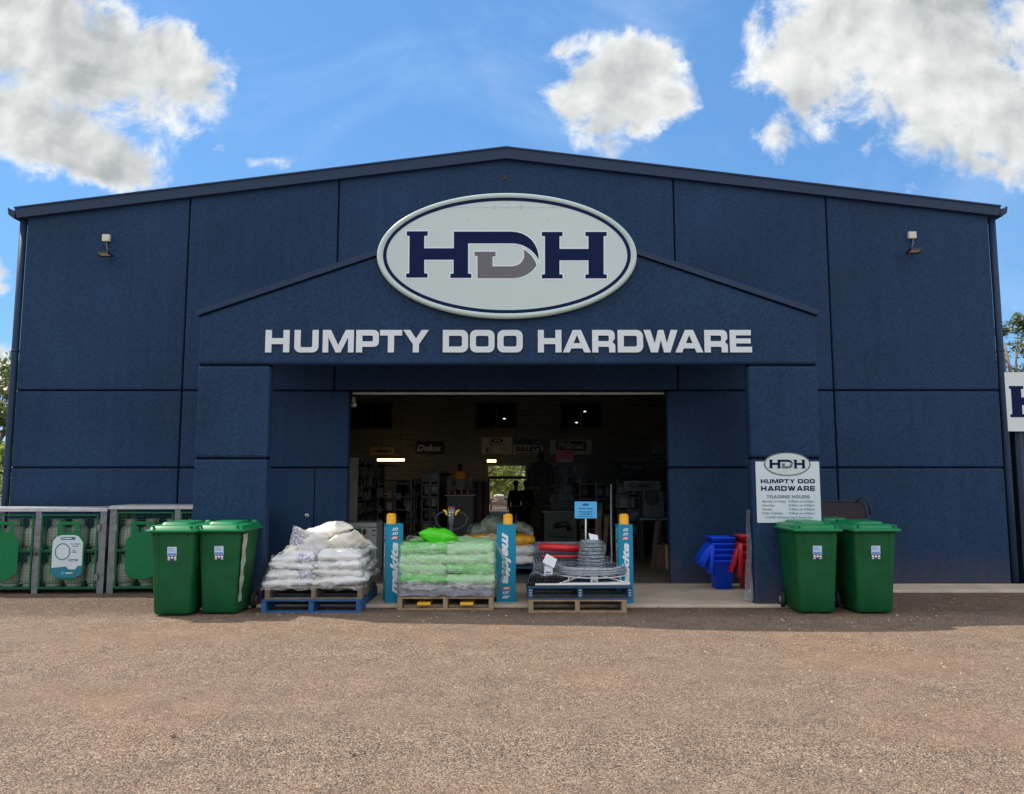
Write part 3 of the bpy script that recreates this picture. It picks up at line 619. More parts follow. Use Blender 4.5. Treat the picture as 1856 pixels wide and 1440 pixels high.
# ================================================================== NEIGHBOURING SHED ON THE RIGHT
sh = thing('side_shed', 'navy ribbed sheet metal building beside the right downpipe', 'building')
ribm = mat('navy_sheet', (0.018, 0.034, 0.068), 0.45, 0.1, var=0.08)
x0 = XR+0.26; YS = 11.75; zs0 = W(1845, 783, YS).z; zs1 = W(1845, 677, YS).z
m = MB(); x = x0; pts = []
while x < x0+5.5: pts += [(x, YS), (x+.05, YS-.045), (x+.09, YS-.045), (x+.13, YS)]; x += 0.19
vs = []; fs = []
for i, (a, b) in enumerate(pts): vs += [(a, b, 0.03), (a, b, zs0+.02)]
for i in range(len(pts)-1): fs.append((2*i, 2*i+2, 2*i+3, 2*i+1))
m.add(vs, fs); m.build('ribbed_wall', ribm, sh)
m = MB(); m.box(x0, x0+5.6, YS+.01, YS+12, 0, zs1-.05); m.build('shed_body', ribm, sh)
ss = thing('fascia_sign', 'white fascia sign with a navy slab serif letter at the right edge of the frame', 'sign')
xs0 = W(1823, 730, YS-.12).x
m = MB(); m.box(xs0, xs0+4.5, YS-.12, YS-.05, zs0, zs1); m.build('sign_panel', mat('sign_white', (0.62, 0.68, 0.70), 0.4, var=0.04), ss)
m = MB()
for xx in (xs0+.3, xs0+2.2, xs0+4.1): m.box(xx, xx+.05, YS-.05, YS+.009, zs0+.1, zs1-.1)
m.build('sign_mount', MATS['grey_metal'], ss)
lz1 = W(1845, 700, YS-.12).z; lz0 = W(1845, 757, YS-.12).z; lx = W(1830, 730, YS-.12).x; kk = (lz1-lz0)/302
logo(lambda u, v: (lx+(u-273)*kk, lz1-(v-318)*kk), YS-.12, ss, (logo_navy, logo_grey, MATS['logo_outline']), 0.1, outline=False)
for r_ in (sg, nm, tb, sh, ss): rebase(r_)
for o in [o for o in COL.objects if o.name.startswith('floodlight') and o.type == 'EMPTY']: rebase(o)
def dashes(x0, x1, z0, z1, y, seed=1):
    q = MB(); r = random.Random(seed); x = x0; h = z1-z0
    while x < x1-h*.3: w = min(h*r.uniform(.5, 2.2), x1-x); q.add([(x, y, z0), (x+w, y, z0), (x+w, y, z1), (x, y, z1)], [(0,1,2,3)]); x += w+h*.45
    return q
# ================================================================== WHEELIE BINS
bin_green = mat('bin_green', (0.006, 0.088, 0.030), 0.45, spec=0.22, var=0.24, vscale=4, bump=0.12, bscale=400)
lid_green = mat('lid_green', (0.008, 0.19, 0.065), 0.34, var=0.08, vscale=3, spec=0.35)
tyre = mat('tyre_black', (0.018, 0.018, 0.018), 0.7); stick = mat('sticker_pale', (0.50, 0.62, 0.78), 0.4, var=0.03); stickb = mat('sticker_blue', (0.10, 0.25, 0.62), 0.4, var=0); stickn = mat('sticker_navy', (0.03, 0.04, 0.14), 0.4, var=0); white = mat('white_paint', (0.72, 0.72, 0.70), 0.5, var=0.04)
def make_bin(mbody, mlid, k=1.0, sticker=True, lid_open=False, lid=True):
    root = thing('wheelie_bin', '', 'bin')
    m = MB(); secs = []
    # z, width, y front, y back (front is -y)
    for z, w, yf, yb, r in ((.02, .40, -.235, .17, .05), (.045, .425, -.25, .21, .05), (.30, .445, -.268, .26, .045), (.92, .50, -.312, .315, .04), (.95, .505, -.315, .318, .04), (.952, .545, -.335, .345, .04), (.985, .55, -.34, .35, .04)):
        secs.append(rrect(w*k, (yb-yf)*k, r*k, z*k, 0, (yb+yf)/2*k))
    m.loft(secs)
    body = m.build('body', mbody, root)
    m = MB()
    for x in (-.17, .17): m.box((x-.005)*k, (x+.005)*k, -.322*k, -.30*k, .915*k, .95*k); 
    for x in (-.155, .165):                 # moulded front ribs following the tapered face
        m.add([((x-.004)*k, (-.2515)*k, .06*k), ((x+.004)*k, -.2515*k, .06*k), ((x+.004)*k, -.3135*k, .90*k), ((x-.004)*k, -.3135*k, .90*k), ((x-.006)*k, -.24*k, .06*k), ((x+.006)*k, -.24*k, .06*k), ((x+.006)*k, -.30*k, .90*k), ((x-.006)*k, -.30*k, .90*k)],
              [(0,1,2,3),(0,3,7,4),(1,5,6,2)])
    m.build('rib', mbody, body)
    # axle, wheels, handle at the back
    m = MB(); m.tube([(-.24*k, .25*k, .10*k), (.24*k, .25*k, .10*k)], .012*k, 8); ax = m.build('axle', tyre, root)
    for sx in (-1, 1):
        m = MB(); m.lathe([(.03, -.022), (.085, -.026), (.10, -.018), (.10, .018), (.085, .026), (.03, .022)], (0, 0, 0), 24, Matrix.Diagonal((k, k, k, 1))); m.xform(Matrix.Translation((sx*.245*k, .25*k, .10*k)) @ Matrix.Rotation(pi/2, 4, 'Y'))
        wo = m.build('wheel', tyre, root)
        m = MB(); m.lathe([(.022, -.03), (.045, -.028), (.045, .028), (.022, .03)], (0, 0, 0), 16, Matrix.Diagonal((k, k, k, 1))); m.xform(Matrix.Translation((sx*.245*k, .25*k, .10*k)) @ Matrix.Rotation(pi/2, 4, 'Y'))
        m.build('hub', mat('hub_grey', (0.30, 0.30, 0.31), 0.4, 0.6), wo)
    m = MB(); m.tube([(-.17*k, .35*k, .95*k), (-.17*k, .40*k, 1.0*k), (.17*k, .40*k, 1.0*k), (.17*k, .35*k, .95*k)], .014*k, 8)
    m.build('handle', mbody, root)
    if lid:
        L = MB()
        L.loft([rrect(.585*k, .74*k, .035*k, z*k, 0, -.005*k) for z in (.965, .985)]+[rrect(.575*k, .73*k, .035*k, .992*k, 0, -.005*k), rrect(.55*k, .69*k, .05*k, .998*k, 0, 0), rrect(.535*k, .66*k, .05*k, 1.030*k, 0, .01*k), rrect(.51*k, .62*k, .06*k, 1.040*k, 0, .01*k),
                rrect(.36*k, .50*k, .06*k, 1.042*k, -.01*k, .02*k), rrect(.33*k, .46*k, .06*k, 1.068*k, -.01*k, .02*k), rrect(.30*k, .42*k, .06*k, 1.072*k, -.01*k, .02*k)])
        for x in (-.13, .19):
            L.loft([rrect(.07*k, .10*k, .015*k, 1.03*k, x*k, .30*k), rrect(.06*k, .08*k, .015*k, 1.068*k, x*k, .32*k)])
        for x in (-.215, .215): L.box((x-.012)*k, (x+.012)*k, -.36*k, -.30*k, 1.02*k, 1.036*k)
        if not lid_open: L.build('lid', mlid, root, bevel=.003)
    if sticker:
        def fy(z): return -.2505-(z-.045)*(.0625/.875)-.0035
        def plate(x0, x1, z0, z1, name, mm, off, par):
            q = MB(); q.add([(x0, fy(z0)-off, z0), (x1, fy(z0)-off, z0), (x1, fy(z1)-off, z1), (x0, fy(z1)-off, z1), (x0, fy(z0)-off+.001, z0), (x1, fy(z0)-off+.001, z0), (x1, fy(z1)-off+.001, z1), (x0, fy(z1)-off+.001, z1)], [(0,1,2,3),(7,6,5,4),(0,4,5,1),(1,5,6,2),(2,6,7,3),(3,7,4,0)])
            return q.build(name, mm, par)
        st = plate(-.055, .052, .695, .795, 'sticker', stick, 0, root)
        plate(-.055, .052, .635, .694, 'sticker_footer', stickn, 0, st); plate(-.050, .045, .700, .722, 'sticker_band', stickb, .0008, st)
        for i in range(3):
            z = .745+i*.014; plate(-.045, .035-.012*i, z, z+.005, 'sticker_print', stickb, .0008, st)
        for i, x in enumerate((-.036, 0, .036)):
            q = MB(); q.prism([(x+.014*cos(2*pi*j/12), .672+.014*sin(2*pi*j/12)) for j in range(12)], fy(.672)-.002, fy(.672)-.001); q.build('sticker_symbol', white, st)
            plate(x-.014, x+.014, .642, .652, 'sticker_symbol', white, .0008, st) if i != 1 else None
    return root
gb = make_bin(bin_green, lid_green)
gspots = [(308, 1118, 2.0, 'green wheelie bin with a small front sticker, nearest the gas bottle cages'),
          (396, 1115, -1.0, 'green wheelie bin with a small front sticker, right against the left portico column'),
          (1483, 1114, 1.0, 'green wheelie bin with its lid below the trading hours board'),
          (1588, 1114, 2.5, 'green wheelie bin, rightmost of all the bins'),
          (1532, 1098, -2.0, 'green wheelie bin mostly hidden behind the front two, only its lid showing')]
for i, (px, py, a, lab) in enumerate(gspots):
    p = G(px, py); r = place(gb, i == 0, (p.x, p.y+.26, 0), radians(a), lab); r['group'] = 'green wheelie bins outside the entrance'
    if i == 4: r.location = (p.x, 10.25, 0.0)
# small blue and red nested tubs behind the right column
blue = mat('bin_blue', (0.005, 0.070, 0.80), 0.45, spec=0.3, var=0.06); redm = mat('bin_red', (0.55, 0.02, 0.035), 0.35, var=0.06)
def tub_stack(px0, px1, py0, py1, m_, n, Y, label, lids, cat):
    t = thing('nested_tub_stack', label, cat)
    a = W(px0, py1, Y); b = W(px1, py0, Y); w = b.x-a.x; cx = (a.x+b.x)/2; H = b.z-.04; bh = H*.56; st = (H-bh)/(n-1) if n > 1 else 0
    for i in range(n):
        q = MB(); z0 = .04+i*st
        q.loft([rrect(w*.66, w*.72, .02, z0+.001*i, cx, Y), rrect(w*.92, w*.95, .02, z0+bh*.93, cx, Y), rrect(w, w*1.03, .02, z0+bh*.935, cx, Y), rrect(w*1.0, w*1.04, .02, z0+bh, cx, Y), rrect(w*.93, w*.96, .02, z0+bh+.001, cx, Y), rrect(w*.85, w*.9, .02, z0+bh*.8, cx, Y)])
        q.build('tub', m_, t)
    for (sx, ang, ln) in lids:
        M = Matrix.Translation((cx+sx*w*.52, Y-.05, b.z-.10)) @ Matrix.Rotation(radians(ang), 4, 'Y')
        q = MB(); q.loft([[M @ Vector(v) for v in rrect(.05, .30, .012, 0)], [M @ Vector(v) for v in rrect(.065, .34, .02, -ln*.35)], [M @ Vector(v) for v in rrect(.05, .34, .02, -ln)], ])
        q.build('lid', m_, t)
    return t
tub_stack(1286, 1327, 973, 1058, blue, 5, 11.15, 'stack of nested bright blue tubs with hanging lids against the wall', [(-1, 34, .30), (-1, 24, .33), (-.9, 5, .40)], 'tub stack')
tub_stack(1338, 1378, 970, 1050, redm, 4, 11.1, 'stack of nested red tubs half hidden by the right portico column', [(-1, 20, .42), (-1, 3, .46)], 'tub stack')
# black folded mesh frame leaning behind the green bins
t = thing('folded_mesh_panel', 'black mesh panel with a rounded tube frame leaning behind the green bins', 'panel')
a = W(1495, 908, 11.2); b = W(1566, 908, 11.2); zt_ = a.z
m = MB(); m.tube([(a.x-.3, 11.0, .05), (a.x-.3, 11.2, zt_), (b.x-.05, 11.2, zt_), (b.x, 11.2, zt_-.05), (b.x+.12, 11.0, .05)], .012, 8)
m.tube([(b.x-.14, 11.16, zt_-.02), (b.x-.06, 11.1, zt_+.06), (b.x+.0, 11.1, zt_+.05), (b.x+.05, 11.12, zt_-.2)], .010, 8)
m.build('frame', mat('tube_black', (0.015, 0.013, 0.016), 0.45), t)
m = MB(); m.add([(a.x-.29, 11.0, .06), (b.x+.11, 11.0, .06), (b.x-.02, 11.2, zt_-.02), (a.x-.29, 11.2, zt_-.02), (a.x-.29, 11.01, .06), (b.x+.11, 11.01, .06), (b.x-.02, 11.21, zt_-.02), (a.x-.29, 11.21, zt_-.02)], [(0,1,2,3),(7,6,5,4),(0,4,5,1),(1,5,6,2),(2,6,7,3),(3,7,4,0)])
m.build('mesh_fabric', mat('mesh_black', (0.020, 0.016, 0.020), 0.8, var=0.3, vscale=200), t)

# ================================================================== GAS BOTTLE CAGES
galv = mat('galvanised', (0.22, 0.225, 0.24), 0.42, 0.75, var=0.30, vscale=14); galvl = mat('galvanised_lid', (0.50, 0.50, 0.51), 0.4, 0.5, var=0.15, vscale=10)
cgreen = mat('cage_green', (0.006, 0.10, 0.042), 0.5, spec=0.3, var=0.1); cgreen2 = mat('plate_green', (0.003, 0.150, 0.050), 0.5, spec=0.25, var=0.05)
def make_cage(label, H=1.16, Wd=1.86, D=.62):
    t = thing('gas_bottle_cage', label, 'cage', 'gas bottle cages along the front wall')
    e = .045
    for x in (e, Wd-e):
        m = MB(); m.box(x-e, x+e, 0, .012, .0, H-.03); m.box(x-e, x-e+.006, 0.012, .08, .0, H-.03); m.box(x-e, x+e, D-.012, D, 0, H-.03); m.build('post', galv, t)
    m = MB(); m.box(Wd/2-.04, Wd/2+.04, -.006, .03, 0, H-.05)
    m.build('post', galv, t)
    m = MB(); m.box(-.01, Wd+.01, -.02, D+.01, H-.03, H-.012); m.box(-.01, Wd+.01, -.022, -.004, H-.048, H-.0305); m.box(-.01, Wd+.01, .02, D-.001, H-.0115, H); m.build('lid', galvl, t)
    m = MB(); m.box(.02, Wd-.02, .03, D-.02, .055, .075); m.box(.02, Wd-.02, .03, D-.02, .56, .572); m.build('shelf', mat('shelf_green', (0.02, 0.13, 0.06), 0.5), t)
    m = MB()
    for x in (.012, Wd-.012):
        for j in range(12): m.box(x-.0015, x+.0015, .03+j*.05, .033+j*.05, .06, H-.06)
        for j in range(20): m.box(x-.0015, x+.0015, .03, D-.02, .08+j*.052, .083+j*.052)
    for j in range(36): m.box(.02+j*.051, .023+j*.051, D-.006, D-.003, .06, H-.06)
    m.build('side_mesh', cgreen, t)
    for side in (0, 1):
        x0 = .105 if side == 0 else Wd/2+.05; x1 = Wd/2-.05 if side == 0 else Wd-.105
        m = MB(); f = .022; z0, z1 = .075, H-.085
        m.box(x0, x1, -.022, .0, z0, z0+f); m.box(x0, x1, -.022, .0, z1-f, z1); m.box(x0, x0+f, -.022, .0, z0+f, z1-f); m.box(x1-f, x1, -.022, .0, z0+f, z1-f); m.box(x0+f, x1-f, -.02, -.002, .58, .60)
        dr = m.build('cage_door', cgreen, t)
        m = MB(); n = int((x1-x0-2*f)/.042)
        for j in range(1, n): xx = x0+f+j*(x1-x0-2*f)/n; m.box(xx-.0016, xx+.0016, -.014, -.011, z0+f, z1-f)
        for j in range(1, 23): zz = z0+f+j*(z1-z0-2*f)/23; m.box(x0+f, x1-f, -.0112, -.0082, zz-.0016, zz+.0016)
        m.build('wire_mesh', cgreen, dr)
        cx = (x0+x1)/2+(.0 if side else -.02); pw = .225; 
        body = [(cx-pw, .30), (cx-pw+.07, .235), (cx-.08, .20), (cx+.08, .20), (cx+pw-.07, .235), (cx+pw, .30), (cx+pw, .72), (cx+pw-.03, .76), (cx+pw-.09, .80), (cx+.155, .81), (cx+.155, .96), (cx+.14, .985), (cx-.14, .985), (cx-.155, .96), (cx-.155, .81), (cx-pw+.09, .80), (cx-pw+.03, .76), (cx-pw, .72)]
        hole = [(cx-.09, .94), (cx+.09, .94), (cx+.09, .87), (cx+.06, .83), (cx+.02, .835), (cx+.02, .90), (cx-.02, .90), (cx-.02, .835), (cx-.06, .83), (cx-.09, .87)]
        flat([body, hole], -.034, .006).build('bottle_plate', cgreen2, dr)
        m = MB(); hx = x1-.03 if side == 0 else x0+.0; m.box(hx, hx+.05, -.045, -.022, .60, .625); m.build('latch', cgreen, dr)
        m = MB(); lx_ = x0-.02 if side == 0 else x1-.0
        for zz in (.18, .85): m.box(lx_-.01, lx_+.03, -.026, -.004, zz, zz+.09)
        m.build('hinge', galv, dr)
    return t
def add_cage_sign(cage):
    Wd = 1.86; x0 = Wd/2+.05; x1 = Wd-.105; cx = (x0+x1)/2
    dr = [c for c in cage.children if c.name.startswith('cage_door')][1]
    pts = [(cx-.205, .27), (cx-.13, .222), (cx+.13, .222), (cx+.205, .27), (cx+.205, .70), (cx+.15, .775), (cx+.09, .80), (cx-.09, .80), (cx-.16, .775), (cx-.205, .715)]
    low = [(cx-.205, .27), (cx-.13, .222), (cx+.13, .222), (cx+.205, .27), (cx+.205, .385), (cx+.15, .38), (cx+.12, .335), (cx+.03, .335), (cx-.01, .375), (cx-.205, .355)]
    s = flat([pts], -.0375, .002).build('sign_sheet', mat('sheet_white', (0.55, 0.64, 0.68), 0.4, var=0.04), dr); teal = mat('sheet_teal', (0.01, 0.16, 0.22), 0.4, var=0.05)
    flat([low], -.0395, .001).build('sign_footer', teal, s)
    m = MB(); m2 = rr4(cx-.10, .735, cx+.10, .775, .015); q = flat([m2], -.0395, .001); q.build('sign_header', teal, s)
    text_mb('Supagas', cx-.09, cx+.05, .742, .770, -.0405, bold=.03, shear=.3).build('sign_text', white, s)
    flat([[(cx-.065+.105*cos(2*pi*i/40), .575+.115*sin(2*pi*i/40)) for i in range(40)], [(cx-.065+.092*cos(2*pi*i/40), .575+.101*sin(2*pi*i/40)) for i in range(40)]], -.0395, .001).build('sign_ring', teal, s)
    dk = mat('print_dark', (0.04, 0.07, 0.10), 0.5, var=0)
    m = text_mb('9 kg Steel', cx+.04, cx+.17, .665, .690, -.0395, bold=.02); q = text_mb('Cylinder', cx+.06, cx+.15, .638, .658, -.0395, bold=.02); m.add(q.v, q.f); q = text_mb('15.0', cx+.07, cx+.11, .58, .60, -.0395, bold=.02); m.add(q.v, q.f); q = text_mb('REFILL', cx+.06, cx+.13, .56, .575, -.0395, bold=.02); m.add(q.v, q.f); m.build('sign_text', dk, s)
    q = flat([rr4(cx+.02, .445, cx+.15, .475, .012)], -.0395, .001); q.build('sign_header', teal, s); text_mb('Supagas', cx+.03, cx+.13, .450, .470, -.0405, bold=.03, shear=.3).build('sign_text', white, s)
    q = MB(); q.prism([(cx-.05+.022*cos(2*pi*i/16), .285+.022*sin(2*pi*i/16)) for i in range(16)], -.0402, -.0396); q.build('sign_text', mat('sky_blue_dot', (0.05, 0.35, 0.65), 0.4, var=0), s)
    text_mb('ENERGY', cx-.01, cx+.09, .275, .298, -.0402, bold=.03).build('sign_text', white, s)
gbm = mat('gas_bottle_white', (0.34, 0.38, 0.34), 0.42, var=0.12, vscale=6)
def make_bottle():
    t = thing('gas_bottle', '', 'gas bottle', 'white gas bottles in the cages')
    m = MB(); m.lathe([(.02, .03), (.09, .032), (.125, .06), (.138, .10), (.138, .25), (.125, .30), (.09, .335), (.04, .35), (.02, .352)], seg=28); m.build('cylinder', gbm, t)
    m = MB(); m.lathe([(.10, .0), (.104, .0), (.104, .04), (.095, .045)], seg=24); m.build('foot_ring', gbm, t)
    m = MB()
    for a0 in (20, 200):
        pr = [(.088*cos(radians(a0+i*14)), .088*sin(radians(a0+i*14))) for i in range(11)]
        m.loft([[(x, y, .33) for x, y in pr]+[(x*.96, y*.96, .33) for x, y in pr[::-1]], [(x, y, .43) for x, y in pr]+[(x*.96, y*.96, .43) for x, y in pr[::-1]]])
    m.tube([(.088*cos(2*pi*i/24), .088*sin(2*pi*i/24), .43) for i in range(24)], .008, 6, True); m.build('collar', gbm, t)
    m = MB(); m.lathe([(.014, .345), (.014, .38), (.02, .382), (.02, .41)], seg=10); m.tube([(0, 0, .38), (.04, 0, .38)], .010, 8); m.build('valve', mat('brass', (0.45, 0.32, 0.12), 0.35, 0.8), t)
    return t
bt = make_bottle(); first = True
cages = []
for ci, (px, py, ang, lab, dz_) in enumerate(((187.5, 1076.5, 1.6, 'galvanised cage with green mesh doors and a printed white sign, cut by the left edge', 0.0), (192, 1076, 1.6, 'galvanised cage with plain green plates, running behind the two green bins', 0.025))):
    c = make_cage(lab, 1.17+.03*ci); p = G(px, py)
    a = radians(ang); ux = Vector((cos(a), sin(a), 0))
    o = p-ux*1.87 if ci == 0 else p.copy()
    c.location = (o.x, o.y, 0); c.rotation_euler = (0, 0, a)
    if ci == 0: add_cage_sign(c)
    M = Matrix.Translation(c.location) @ Matrix.Rotation(a, 4, 'Z')
    cn = 'signed cage' if ci == 0 else 'cage behind the green bins'
    ords = ['first', 'second', 'third', 'fourth', 'fifth', 'sixth']
    for tier in (0, 1):
        for k in range(6):
            if ci == 1 and k > 3: continue
            v = M @ Vector((.19+k*.296+(.01 if tier else -.01), .20+.02*(k % 2), .076 if tier == 0 else .573))
            place(bt, first, v, random.uniform(0, 6.28), '%s gas bottle from the left, %s tier of the %s' % (ords[k], 'lower' if tier == 0 else 'upper', cn)); first = False
    cages.append(c)
# padlock on the cage
t = thing('padlock', 'small brown padlock hanging on the middle post of the signed cage', 'padlock'); p = cages[0].matrix_basis @ Vector((.93, -.03, .565))
m = MB(); m.box(p.x-.02, p.x+.02, p.y-.012, p.y+.012, p.z-.045, p.z); m.build('lock_body', mat('lock_brown', (0.10, 0.05, 0.04), 0.5, 0.4), t, bevel=.004)
m = MB(); m.tube([(p.x-.013, p.y, p.z-.002), (p.x-.013, p.y, p.z+.02), (p.x, p.y, p.z+.033), (p.x+.013, p.y, p.z+.02), (p.x+.013, p.y, p.z-.002)], .0035, 6); m.build('shackle', galv, t)
rebase(t)

# ================================================================== PALLETS
def make_pallet(m_, label, w=1.165, d=1.165, h=.15, blocks=True, stencil=None):
    t = thing('pallet', label, 'pallet')
    def boards(n, z0, z1, bw):
        q = MB()
        for i in range(n):
            y0 = -d/2+(d-bw)*i/(n-1); j = random.uniform(-.004, .004); q.box(-w/2+j, w/2+j, y0, y0+bw, z0, z1)
        return q
    boards(7, h-.02, h, .105).build('deck_boards', m_, t, bevel=.003); boards(4, 0, .019, .10).build('bottom_boards', m_, t, bevel=.003)
    q = MB()
    for x in (-w/2+.03, 0, w/2-.03): q.box(x-.028, x+.028, -d/2+.004, d/2-.004, .0195, h-.0205)
    q.build('bearers', m_, t, bevel=.002)
    if stencil:
        q = MB()
        for x in (-w/2+.03, 0, w/2-.03):
            for j in (0, 1, 2): q.box(x-.016, x+.016, -d/2+.0005, -d/2+.002, .04+j*.03, .055+j*.03)
        q.build('stencil', stencil, t)
    return t
pblue = mat('pallet_blue', (0.018, 0.062, 0.125), 0.7, var=0.35, vscale=9, bump=.3, bscale=30); pblue2 = mat('pallet_blue_bright', (0.014, 0.088, 0.24), 0.7, var=0.35, vscale=9, bump=.3, bscale=30)
pwood = mat('pallet_wood', (0.30, 0.21, 0.12), 0.8, var=0.35, vscale=12, bump=.3, bscale=40); pgrey = mat('pallet_weathered', (0.16, 0.125, 0.09), 0.85, var=0.4, vscale=12, bump=.3, bscale=40)
pc = mat('stencil_pale', (0.25, 0.36, 0.50), 0.7, var=0.2)
def seat(root, px, py, z=0.0, rz=0.0, w=1.165, dz=0.0):
    """front edge centre of a pallet at the ground pixel"""
    p = G(px, py); a = radians(rz); c = Vector((p.x-sin(a)*-.5825*-1, p.y+cos(a)*.5825, z+dz)); root.location = c; root.rotation_euler = (0, 0, a); return c
L1 = make_pallet(pblue2, 'bright blue pallet on the ground under the pile of white sacks', w=1.18); cL = seat(L1, 563, 1111)
L2 = make_pallet(pgrey, 'grey weathered pallet directly under the white sacks', w=1.15); seat(L2, 567, 1111, .152, 1.5)
M1 = make_pallet(pwood, 'wooden pallet on the ground under the wrapped green bags'); cM = seat(M1, 807, 1106)
M2 = make_pallet(pgrey, 'plastic covered weathered pallet directly under the green bags'); seat(M2, 809, 1106, .152, 0)
R1 = make_pallet(pwood, 'pale timber pallet on the ground under the blue pallet of fencing wire'); cR = seat(R1, 1047, 1111)
R2 = make_pallet(pblue, 'dark blue stencilled pallet carrying the fencing wire', w=1.24, stencil=pc); seat(R2, 1052, 1111, .152, 0)
for p in (L1, L2, M1, M2, R1, R2): p['group'] = 'stacked pallets in front of the entrance'

# ---- sacks
def sack_mb(w, d, h, seed, nu=30, nv=22, pinch=.10, wr=.012, droop=0.0, pe=(4.5, .42, 3.4, .42)):
    mb = MB(); rnd = random.Random(seed); off = Vector((rnd.uniform(0, 50), rnd.uniform(0, 50), rnd.uniform(0, 50)))
    def P(i, j, s):
        u = -1+2*i/nu; v = -1+2*j/nv
        pr = (max(0, 1-abs(u)**pe[0])**pe[1])*(max(0, 1-abs(v)**pe[2])**pe[3])
        x = u*w/2*(1-pinch*.5*abs(v)**3*0); y = v*d/2*(1-pinch*(abs(u)**4)); x *= 1-.05*(1-abs(v)**2)*0
        z = s*h/2*pr
        q = Vector((x, y, z)); n = mnoise.noise(q*6+off)*wr*1.6+mnoise.noise(q*15+off)*wr*.8-abs(mnoise.noise(Vector((q.x*15, q.y*8, q.z*10))+off*1.5))*wr*1.6
        edge = (abs(u)**6+abs(v)**6)
        z += s*n*(.3+pr)+mnoise.noise(q*5+off*2)*.018*edge-droop*(u*u)*.5
        x += mnoise.noise(q*9+off*3)*wr*1.3; y += mnoise.noise(q*11+off*4)*wr*1.3
        return Vector((x, y, z))
    idx = {}
    for s in (1, -1):
        for i in range(nu+1):
            for j in range(nv+1):
                bd = i in (0, nu) or j in (0, nv)
                if s == -1 and bd: idx[(s, i, j)] = idx[(1, i, j)]; continue
                p = P(i, j, s)
                mb.v.append(tuple(p)); idx[(s, i, j)] = len(mb.v)-1
        for i in range(nu):
            for j in range(nv):
                q = (idx[(s, i, j)], idx[(s, i+1, j)], idx[(s, i+1, j+1)], idx[(s, i, j+1)])
                mb.f.append(q if s == 1 else q[::-1]); mb.sm.append(True)
    return mb
def sack_mat(name, rgb, prnt=None, rough=.42, cr=1.0):
    m = mat(name, rgb, rough, var=0.08, vscale=5); t = m.node_tree; b = t.nodes['Principled BSDF']; tc = t.nodes.new('ShaderNodeTexCoord')
    oi = t.nodes.new('ShaderNodeObjectInfo'); ad = t.nodes.new('ShaderNodeVectorMath'); ad.operation = 'ADD'; sc = t.nodes.new('ShaderNodeVectorMath'); sc.operation = 'SCALE'; sc.inputs[0].default_value = (31, 17, 9)
    t.links.new(oi.outputs['Random'], sc.inputs['Scale']); t.links.new(tc.outputs['Object'], ad.inputs[0]); t.links.new(sc.outputs[0], ad.inputs[1])
    n = t.nodes.new('ShaderNodeTexNoise'); n.inputs['Scale'].default_value = 7; n.inputs['Detail'].default_value = 5; n.inputs['Distortion'].default_value = 1.6; n.noise_type = 'RIDGED_MULTIFRACTAL' if hasattr(n, 'noise_type') else None
    t.links.new(ad.outputs[0], n.inputs['Vector']); bp = t.nodes.new('ShaderNodeBump'); bp.inputs['Strength'].default_value = .55*cr; bp.inputs['Distance'].default_value = .02
    t.links.new(n.outputs[0], bp.inputs['Height']); t.links.new(bp.outputs[0], b.inputs['Normal'])
    if prnt:
        src = b.inputs['Base Color'].links[0].from_socket
        # printed panel: broken bars of ink inside one region of each sack
        wv = t.nodes.new('ShaderNodeTexNoise'); wv.inputs['Scale'].default_value = 3.2; wv.inputs['Detail'].default_value = 1; t.links.new(ad.outputs[0], wv.inputs['Vector'])
        mp = t.nodes.new('ShaderNodeMapping'); mp.inputs['Scale'].default_value = (34, 30, 22); t.links.new(ad.outputs[0], mp.inputs[0]); w2 = t.nodes.new('ShaderNodeTexNoise'); w2.inputs['Scale'].default_value = 1; w2.inputs['Detail'].default_value = 1; t.links.new(mp.outputs[0], w2.inputs['Vector'])
        def st(v, a, c):
            q = t.nodes.new('ShaderNodeMapRange'); q.inputs[1].default_value = a; q.inputs[2].default_value = c; t.links.new(v, q.inputs[0]); return q.outputs[0]
        mu = t.nodes.new('ShaderNodeMath'); mu.operation = 'MULTIPLY'; t.links.new(st(wv.outputs[0], .60, .64), mu.inputs[0]); t.links.new(st(w2.outputs[0], .44, .52), mu.inputs[1])
        mx = t.nodes.new('ShaderNodeMix'); mx.data_type = 'RGBA'; t.links.new(mu.outputs[0], mx.inputs[0]); t.links.new(src, mx.inputs[6]); mx.inputs[7].default_value = (*prnt, 1); t.links.new(mx.outputs[2], b.inputs['Base Color'])
    return m
sackw = sack_mat('sack_white', (0.76, 0.76, 0.75), (0.32, 0.33, 0.52)); sackc = sack_mat('sack_cream', (0.82, 0.79, 0.70), cr=.8)
sackp = mat('sack_print', (0.11, 0.11, 0.32), 0.5, var=0.3, vscale=20)
def put_sack(name, label, cat, group, m_, w, d, h, loc, rz, seed, rx=0, ry=0, prt=None, **k):
    mb = sack_mb(w, d, h, seed, **k); ob = mb.build(name, m_); sup(ob, label, cat, group)
    ob.location = loc; ob.rotation_euler = (rx, ry, rz)
    if prt:
        # printed patch following the front side of the sack
        px0, px1, v0 = prt; q = MB(); nn = 14; rows = []
        for s_i, sgn in enumerate((.55, .2, -.15)):
            rows.append([Vector((px0+(px1-px0)*i/nn, -d/2*(.985-.10*abs(sgn)**2)-.012-.004, sgn*h*.42+.006*sin(i*1.7))) for i in range(nn+1)])
        vs = [v for r in rows for v in r]; fs = [(r*(nn+1)+i, r*(nn+1)+i+1, (r+1)*(nn+1)+i+1, (r+1)*(nn+1)+i) for r in range(2) for i in range(nn)]
        q.add(vs, fs, True); q.build('printing', sackp, ob)
    return ob
GW = 'white sacks piled on the left pallets'
zz = .302; layers = 4; hh = .094
rn = random.Random(11)
